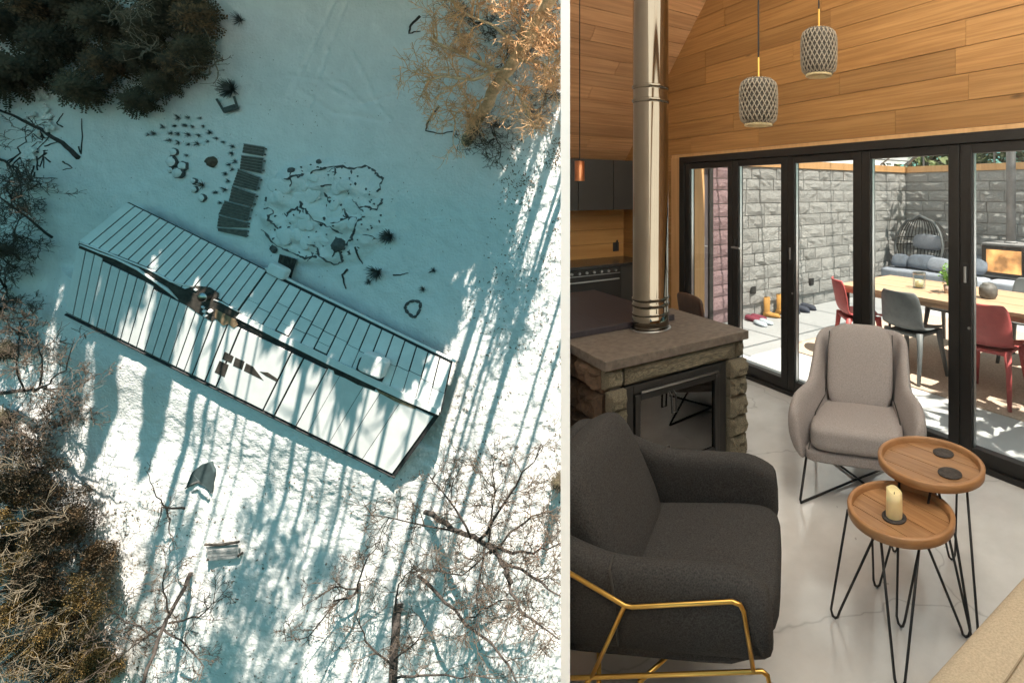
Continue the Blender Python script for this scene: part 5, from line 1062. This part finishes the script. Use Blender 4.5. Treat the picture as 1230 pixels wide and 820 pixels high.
# ------------------------------------------------------------------ bare trees
def grow(mb, p, d, L, r, lev, r2, up=0.12, nseg=5, wig=0.28, kids=5, side=4):
    pts = [p.copy()]; d = d.normalized()
    for i in range(nseg):
        d = (d + Vector((r2.gauss(0, wig), r2.gauss(0, wig), r2.gauss(0, wig) + up))).normalized(); pts.append(pts[-1] + d * (L / nseg))
    mb.tube(pts, [max(0.014, r * (1 - 0.8 * i / nseg)) for i in range(nseg + 1)], side if lev > 0 else 3, cap=False)
    if lev <= 0: return
    for k in range(kids):
        t = r2.uniform(0.25, 1.0) * nseg; i = min(int(t), nseg - 1); q_ = pts[i].lerp(pts[i + 1], t - i); dd = (pts[i + 1] - pts[i]).normalized(); sd = dd.orthogonal().normalized(); sd = Matrix.Rotation(r2.uniform(0, 6.283), 3, dd) @ sd
        grow(mb, q_, dd * r2.uniform(0.4, 0.9) + sd * r2.uniform(0.5, 1.0), L * r2.uniform(0.4, 0.65), r * 0.5, lev - 1, r2, up, max(3, nseg - 1), wig, kids, side)
def bare_tree(label, limbs, seed, mt_, mtw, twL=2.0, twN=10, lev=2, kids=4, grp=None, name='bare_tree', tr=0.04, up=0.1):
    r2 = random.Random(seed); b0 = limbs[0][0][0]; q_ = G(b0[0], b0[1], b0[2]); t = empty(name, label, 'tree', snowM(q_), grp); tw = MB()
    for n_l, (pts, ra, rb) in enumerate(limbs):
        P3 = [G(*p) - q_ for p in pts]; fine = []
        for i in range(len(P3) - 1):
            sg_l = (P3[i + 1] - P3[i]).length
            for k in range(4): fine.append(P3[i].lerp(P3[i + 1], k / 4) + Vector((r2.gauss(0, .02), r2.gauss(0, .02), r2.gauss(0, .02))) * sg_l)
        fine.append(P3[-1]); m = len(fine)
        MB().tube(fine, [ra + (rb - ra) * i / (m - 1) for i in range(m)], 9 if n_l == 0 else 7).build('trunk' if n_l == 0 else 'limb', mt_, t, True)
        for k in range(twN if n_l else twN):
            s = r2.uniform(0.15 if n_l else 0.4, 1.0) * (m - 1); i = min(int(s), m - 2); base = fine[i].lerp(fine[i + 1], s - i); dd = (fine[i + 1] - fine[i]).normalized(); sd = Matrix.Rotation(r2.uniform(0, 6.283), 3, dd) @ dd.orthogonal().normalized()
            grow(tw, base, dd * r2.uniform(0.3, 0.8) + sd, twL * r2.uniform(0.5, 1.2), tr, lev, r2, up, 5, 0.25, kids)
    tw.build('twigs', mtw, t)['kind'] = 'stuff'; return t
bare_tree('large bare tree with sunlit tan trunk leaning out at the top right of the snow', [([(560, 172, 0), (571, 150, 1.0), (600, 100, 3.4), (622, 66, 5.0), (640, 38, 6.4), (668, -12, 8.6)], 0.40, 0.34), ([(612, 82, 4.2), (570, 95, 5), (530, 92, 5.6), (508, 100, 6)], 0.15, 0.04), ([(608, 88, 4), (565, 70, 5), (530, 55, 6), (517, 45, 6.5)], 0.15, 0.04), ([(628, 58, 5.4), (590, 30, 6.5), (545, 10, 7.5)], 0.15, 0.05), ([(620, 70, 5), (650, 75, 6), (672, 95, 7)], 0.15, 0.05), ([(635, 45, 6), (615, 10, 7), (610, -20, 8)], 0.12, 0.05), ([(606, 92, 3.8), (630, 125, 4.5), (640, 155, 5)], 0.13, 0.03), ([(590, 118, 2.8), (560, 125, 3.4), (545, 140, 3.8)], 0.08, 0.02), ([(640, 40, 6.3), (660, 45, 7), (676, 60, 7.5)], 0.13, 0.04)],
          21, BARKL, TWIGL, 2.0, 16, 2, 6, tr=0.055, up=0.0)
bare_tree('bare tree with dark limbs radiating over the sunlit snow at the lower right', [([(512, 612, 0), (545, 635, 1.8), (575, 648, 3.4), (598, 668, 4.8), (615, 700, 5.8)], 0.17, 0.12), ([(575, 648, 3.4), (610, 600, 5), (650, 533, 6.4)], 0.12, 0.03), ([(588, 658, 4), (640, 665, 6), (680, 648, 7.4)], 0.11, 0.03), ([(606, 685, 5.3), (625, 735, 6.6), (672, 768, 7.6)], 0.11, 0.03), ([(590, 660, 4.2), (555, 690, 5), (500, 684, 5.6)], 0.08, 0.02), ([(583, 655, 3.9), (572, 720, 5), (576, 775, 6)], 0.08, 0.02), ([(565, 643, 2.9), (540, 600, 4), (514, 568, 5)], 0.08, 0.02), ([(555, 640, 2.4), (500, 627, 3.6), (436, 618, 4.6)], 0.08, 0.02), ([(600, 672, 4.9), (650, 700, 6), (680, 722, 6.6)], 0.1, 0.03), ([(592, 662, 4.4), (640, 620, 5.6), (676, 610, 6)], 0.09, 0.02), ([(585, 655, 4), (596, 590, 5), (590, 545, 5.6)], 0.07, 0.02)],
          22, BARKD, TWIGD, 2.1, 12, 2, 5, tr=0.034, up=0.0)
bare_tree('bare tree with thick dark trunk running off the bottom edge', [([(478, 724, 0.0), (475, 760, 1.2), (472, 838, 3.4)], 0.30, 0.26), ([(475, 735, 0.8), (478, 700, 1.8), (498, 680, 2.6)], 0.08, 0.03), ([(505, 690, 1.0), (545, 735, 3), (605, 790, 5), (625, 825, 6)], 0.11, 0.04), ([(472, 815, 3), (520, 806, 4), (590, 814, 5)], 0.09, 0.03), ([(474, 790, 2.4), (500, 770, 3.6), (515, 740, 4.4)], 0.07, 0.02), ([(473, 800, 2.8), (440, 770, 3.6), (425, 735, 4.2)], 0.07, 0.02), ([(560, 742, 2.6), (600, 720, 4), (640, 722, 5)], 0.06, 0.02)], 23, BARKD, TWIGD, 1.8, 9, 2, 4, tr=0.03, up=0.0)
bare_tree('slim bare tree branching over the shade left of the lower tree trunk', [([(432, 700, 0), (425, 715, 1.4), (400, 722, 2.4)], 0.12, 0.06), ([(432, 708, .8), (400, 705, 1.8), (360, 730, 3)], 0.07, 0.02), ([(428, 712, 1.2), (440, 670, 2.4), (455, 655, 3)], 0.06, 0.02), ([(405, 722, 2.2), (370, 765, 3.2), (340, 770, 4)], 0.06, 0.02)], 24, BARKD, TWIGD, 1.5, 8, 2, 4, tr=0.026, up=0.0)
bare_tree('bare tree with forked dark trunk at the bottom between foliage and shade', [([(230, 688, 0), (212, 722, 1.4), (196, 752, 2.6), (172, 822, 4.4)], 0.13, 0.10), ([(200, 748, 2.4), (165, 772, 3.4), (138, 792, 4)], 0.08, 0.02), ([(200, 750, 2.5), (240, 738, 3.4), (272, 715, 4.2)], 0.08, 0.02), ([(205, 740, 2), (195, 700, 3), (200, 680, 3.6)], 0.06, 0.02), ([(196, 755, 2.7), (225, 775, 3.6), (245, 800, 4.4)], 0.07, 0.02), ([(190, 765, 2.9), (150, 745, 3.6), (135, 735, 4)], 0.06, 0.02)], 25, BARKD, TWIGD, 1.6, 9, 2, 4, tr=0.026, up=0.0)
bare_tree('small bare tree on the sunlit snow right of the ochre foliage', [([(222, 610, 0), (205, 610, 1), (194, 609, 1.6)], 0.09, 0.05), ([(200, 610, 1.2), (185, 590, 2), (175, 565, 2.6)], 0.05, 0.015), ([(200, 611, 1.2), (205, 640, 2), (212, 655, 2.4)], 0.05, 0.015), ([(194, 609, 1.6), (190, 630, 2.2), (185, 642, 2.6)], 0.04, 0.012)], 26, BARKD, TWIGD, 1.0, 4, 1, 3, tr=0.018, up=0.0)
bare_tree('dark bare tree on the shaded snow at the left, below the house corner', [([(-8, 475, 0), (30, 470, 1.6), (55, 465, 3)], 0.14, 0.09), ([(50, 466, 2.8), (80, 445, 4), (90, 405, 5)], 0.06, 0.015), ([(50, 466, 2.8), (90, 465, 4), (125, 448, 5)], 0.06, 0.015), ([(45, 467, 2.5), (50, 430, 4), (38, 400, 5)], 0.06, 0.015), ([(55, 466, 3), (85, 480, 4), (110, 490, 5)], 0.05, 0.015), ([(30, 470, 1.6), (20, 435, 3), (25, 400, 4)], 0.06, 0.015)], 27, BARKD, TWIGD, 1.6, 7, 2, 4, tr=0.022, up=0.0)
bare_tree('fine twigged bare tree at the left edge beside the debris heap', [([(-10, 190, 0), (10, 195, 1.4), (25, 210, 2.4)], 0.1, 0.05), ([(15, 200, 1.8), (40, 215, 3), (60, 235, 4)], 0.05, 0.012), ([(20, 205, 2), (25, 240, 3), (35, 265, 4)], 0.05, 0.012), ([(12, 196, 1.6), (30, 170, 3), (45, 150, 4)], 0.05, 0.012)], 28, BARKD, TWIGD, 1.5, 6, 2, 4, tr=0.018, up=0.0)
for u0_, v0_, u1_, v1_, sd, lb in ((120, 25, 140, 10, 31, 'pale bare branched tree standing among the top conifers'), (165, 70, 185, 55, 32, 'pale bare tree among the conifers above the tuft garden'), (248, 90, 262, 72, 33, 'pale bare sapling near the garden chair'), (150, 20, 165, 5, 34, 'pale bare tree at the top edge with sunlit tips')):
    bare_tree(lb, [([(u0_, v0_, 3.0), ((u0_ + u1_) / 2, (v0_ + v1_) / 2, 5.5), (u1_, v1_, 7.5)], 0.07, 0.03)], sd, TWIGG, TWIGG, 1.5, 8, 1, 3, 'pale bare trees among the conifers', tr=0.03)
for k, (u, v, lb) in enumerate(((12, 235, 'dark leafless shrub at the left edge level with the garden tufts'), (18, 285, 'dark leafless shrub at the left edge left of the long thin branch'), (6, 345, 'dark leafless shrub at the left edge left of the house corner'), (22, 400, 'dark leafless shrub above the dark bare tree at the left'), (28, 520, 'dark leafless shrub just above the ochre foliage'), (75, 510, 'dark leafless shrub between the bare tree and the ochre foliage'), (610, 62, 'dark leafless shrub under the left half of the top right tree crown'), (652, 25, 'dark leafless shrub under the top right tree, at the top edge'), (655, 112, 'dark leafless shrub under the right side of the top right tree'), (570, 28, 'dark leafless shrub at the left end of the top right tree crown'), (595, 165, 'dark leafless shrub at the foot of the top right tree'))):
    r3 = random.Random(200 + k); limbs = []
    for j in range(5): a_ = r3.uniform(0, 6.283); limbs.append(([(u, v, 0.0), (u + 14 * math.cos(a_), v + 14 * math.sin(a_), 1.0), (u + 26 * math.cos(a_ + .3), v + 26 * math.sin(a_ + .3), 1.8)], 0.05, 0.015))
    bare_tree(lb, limbs, 300 + k, BARKD, TWIGD, 1.3, 8, 2, 4, 'leafless shrubs along the edges of the clearing', 'leafless_shrub', tr=0.022, up=0.0)
# ochre foliage at the lower left
def ochre_tree(label, u, v, h, r_, seed, m=OCHRE, n=8):
    r2 = random.Random(seed); q_ = G(u, v); q_.z = snow_h(q_.x, q_.y); t = empty('ochre_tree', label, 'tree', snowM(q_), 'ochre leaved trees at the lower left'); mb = MB()
    ax = (Vector((0 - q_.x, EYE - q_.y, D)).normalized() * 0.7 + Vector((0, 0, 0.3))) * h
    for k in range(n * 4):
        a_ = r2.uniform(0, 6.28); q2 = r_ * 1.1 * math.sqrt(r2.random()); s = r2.uniform(0.1, 1.0); c = ax * s + Vector((math.cos(a_) * q2, math.sin(a_) * q2, 0)); leaf_cloud(mb, c, Vector((0.62, 0.62, 0.4)), 210, 0.095, r2)
    mb.build('crown', m, t); MB().tube([(0, 0, -0.2), ax * 0.5, ax], [0.14, 0.1, 0.03], 7).build('trunk', BARKD, t); tw = MB()
    for k in range(6): a_ = r2.uniform(0, 6.28); grow(tw, ax * r2.uniform(0.3, 0.9), Vector((math.cos(a_), math.sin(a_), 0.4)), r_ * r2.uniform(0.9, 1.4), 0.028, 2, r2, 0.05, 5, 0.22, 3)
    tw.build('twigs', TWIGG, t)['kind'] = 'stuff'
for i, (u, v, h, r_, m, lb) in enumerate(((55, 560, 4.5, 2.0, NEEDLEB, 'brown leaved tree at the top of the lower left foliage'), (28, 625, 4.5, 2.3, OCHRE, 'ochre tree at the left edge, upper one'), (98, 610, 4, 1.7, NEEDLEB, 'brown twiggy tree with dark limb at the right of the foliage'), (70, 665, 4.5, 2.2, NEEDLEB, 'darker brown tree in the middle of the lower left foliage'), (20, 700, 4.5, 2.2, OCHRE, 'ochre tree at the left edge, middle one'), (110, 715, 4, 1.9, OCHRE, 'ochre tree bordering the sunlit snow, middle right of the foliage'), (55, 745, 4.5, 2.3, OCHRE, 'ochre tree in the middle near the bottom'), (15, 790, 4.5, 2.3, OCHRE, 'ochre tree in the bottom left corner'), (105, 790, 4, 2.0, OCHRE, 'ochre tree at the bottom edge bordering the sunlit snow'), (60, 815, 4, 2.2, NEEDLEB, 'brown tree at the bottom edge'), (130, 668, 3, 1.1, NEEDLEB, 'small brown bushy tree at the edge of the sunlit snow'), (-5, 560, 5, 2.2, NEEDLE, 'dark tree at the left edge above the ochre ones'), (40, 590, 3, 1.9, NEEDLE, 'low dark tree filling the gap between the two upper brown trees'), (80, 630, 3, 1.8, NEEDLEB, 'low brown tree just left of the twiggy tree with the dark limb'), (62, 702, 3, 1.9, NEEDLE, 'low dark tree in the middle of the lower left foliage'), (92, 752, 3, 1.8, NEEDLEB, 'low brown tree left of the sunlit snow near the bottom'), (22, 745, 3, 1.9, NEEDLE, 'low dark tree between the two lowest ochre trees of the left edge'), (125, 800, 3, 1.5, OCHRE, 'low ochre tree at the bottom edge, nearest the forked trunk'), (10, 660, 3, 1.8, NEEDLE, 'low dark tree at the left edge between the ochre trees'))): ochre_tree(lb, u, v, h, r_, 50 + i, m)
lf = MB(); r2 = random.Random(77)
for k in range(120): u, v = r2.gauss(645, 10), r2.gauss(652, 8); p = G(u, v, r2.uniform(5.5, 7)); a_ = Vector((r2.gauss(0, 1), r2.gauss(0, 1), r2.gauss(0, 1))).normalized() * 0.06; b_ = a_.orthogonal() * 0.6; lf.quad(p - a_, p + b_, p + a_, p - b_)
o = lf.build('dead_leaves', LEAFO); o.matrix_world = MS; tag(o, 'orange dead leaves still hanging on the lower right bare tree', 'leaves', None, 'stuff')
# litter on the snow
lt = MB()
for k in range(1500):
    u, v = r2.uniform(0, 560), r2.uniform(60, 560)
    if noise.noise((u * 0.02, v * 0.02, 6.2)) < r2.uniform(-0.4, 0.6): continue
    p = G(u, v); p.z = snow_h(p.x, p.y) + 0.02; a_ = Vector((r2.gauss(0, 1), r2.gauss(0, 1), 0)).normalized() * r2.uniform(0.02, 0.08); b_ = Vector((-a_.y, a_.x, 0)) * 0.3; lt.quad(p - a_, p + b_, p + a_ + Vector((0, 0, .02)), p - b_)
for k in range(9000):
    z_ = r2.random()
    if z_ < 0.42: u, v = r2.uniform(545, 674), r2.uniform(170, 820)
    elif z_ < 0.62: u, v = 674 - abs(r2.gauss(0, 30)), 165 + abs(r2.gauss(0, 60))
    elif z_ < 0.8: u, v = r2.uniform(130, 560), r2.uniform(560, 820)
    else: u, v = r2.gauss(150, 40), r2.uniform(600, 820)
    if z_ < 0.42 and u + (v - 400) * 0.28 < 552: continue
    if noise.noise((u * 0.03, v * 0.03, 2.2)) < r2.uniform(-0.3, 0.5): continue
    p = G(u, v); p.z = snow_h(p.x, p.y) + 0.02; a_ = Vector((r2.gauss(0, 1), r2.gauss(0, 1), r2.gauss(0, .25))).normalized() * r2.uniform(0.04, 0.13); b_ = Vector((-a_.y, a_.x, r2.uniform(-.02, .02))) * r2.uniform(0.2, 0.5); lt.quad(p - a_, p + b_, p + a_ + Vector((0, 0, .03)), p - b_)
o = lt.build('leaf_litter', LITTER); o.matrix_world = MS; tag(o, 'scattered dead leaves and twigs on the snow', 'leaf litter', None, 'stuff')
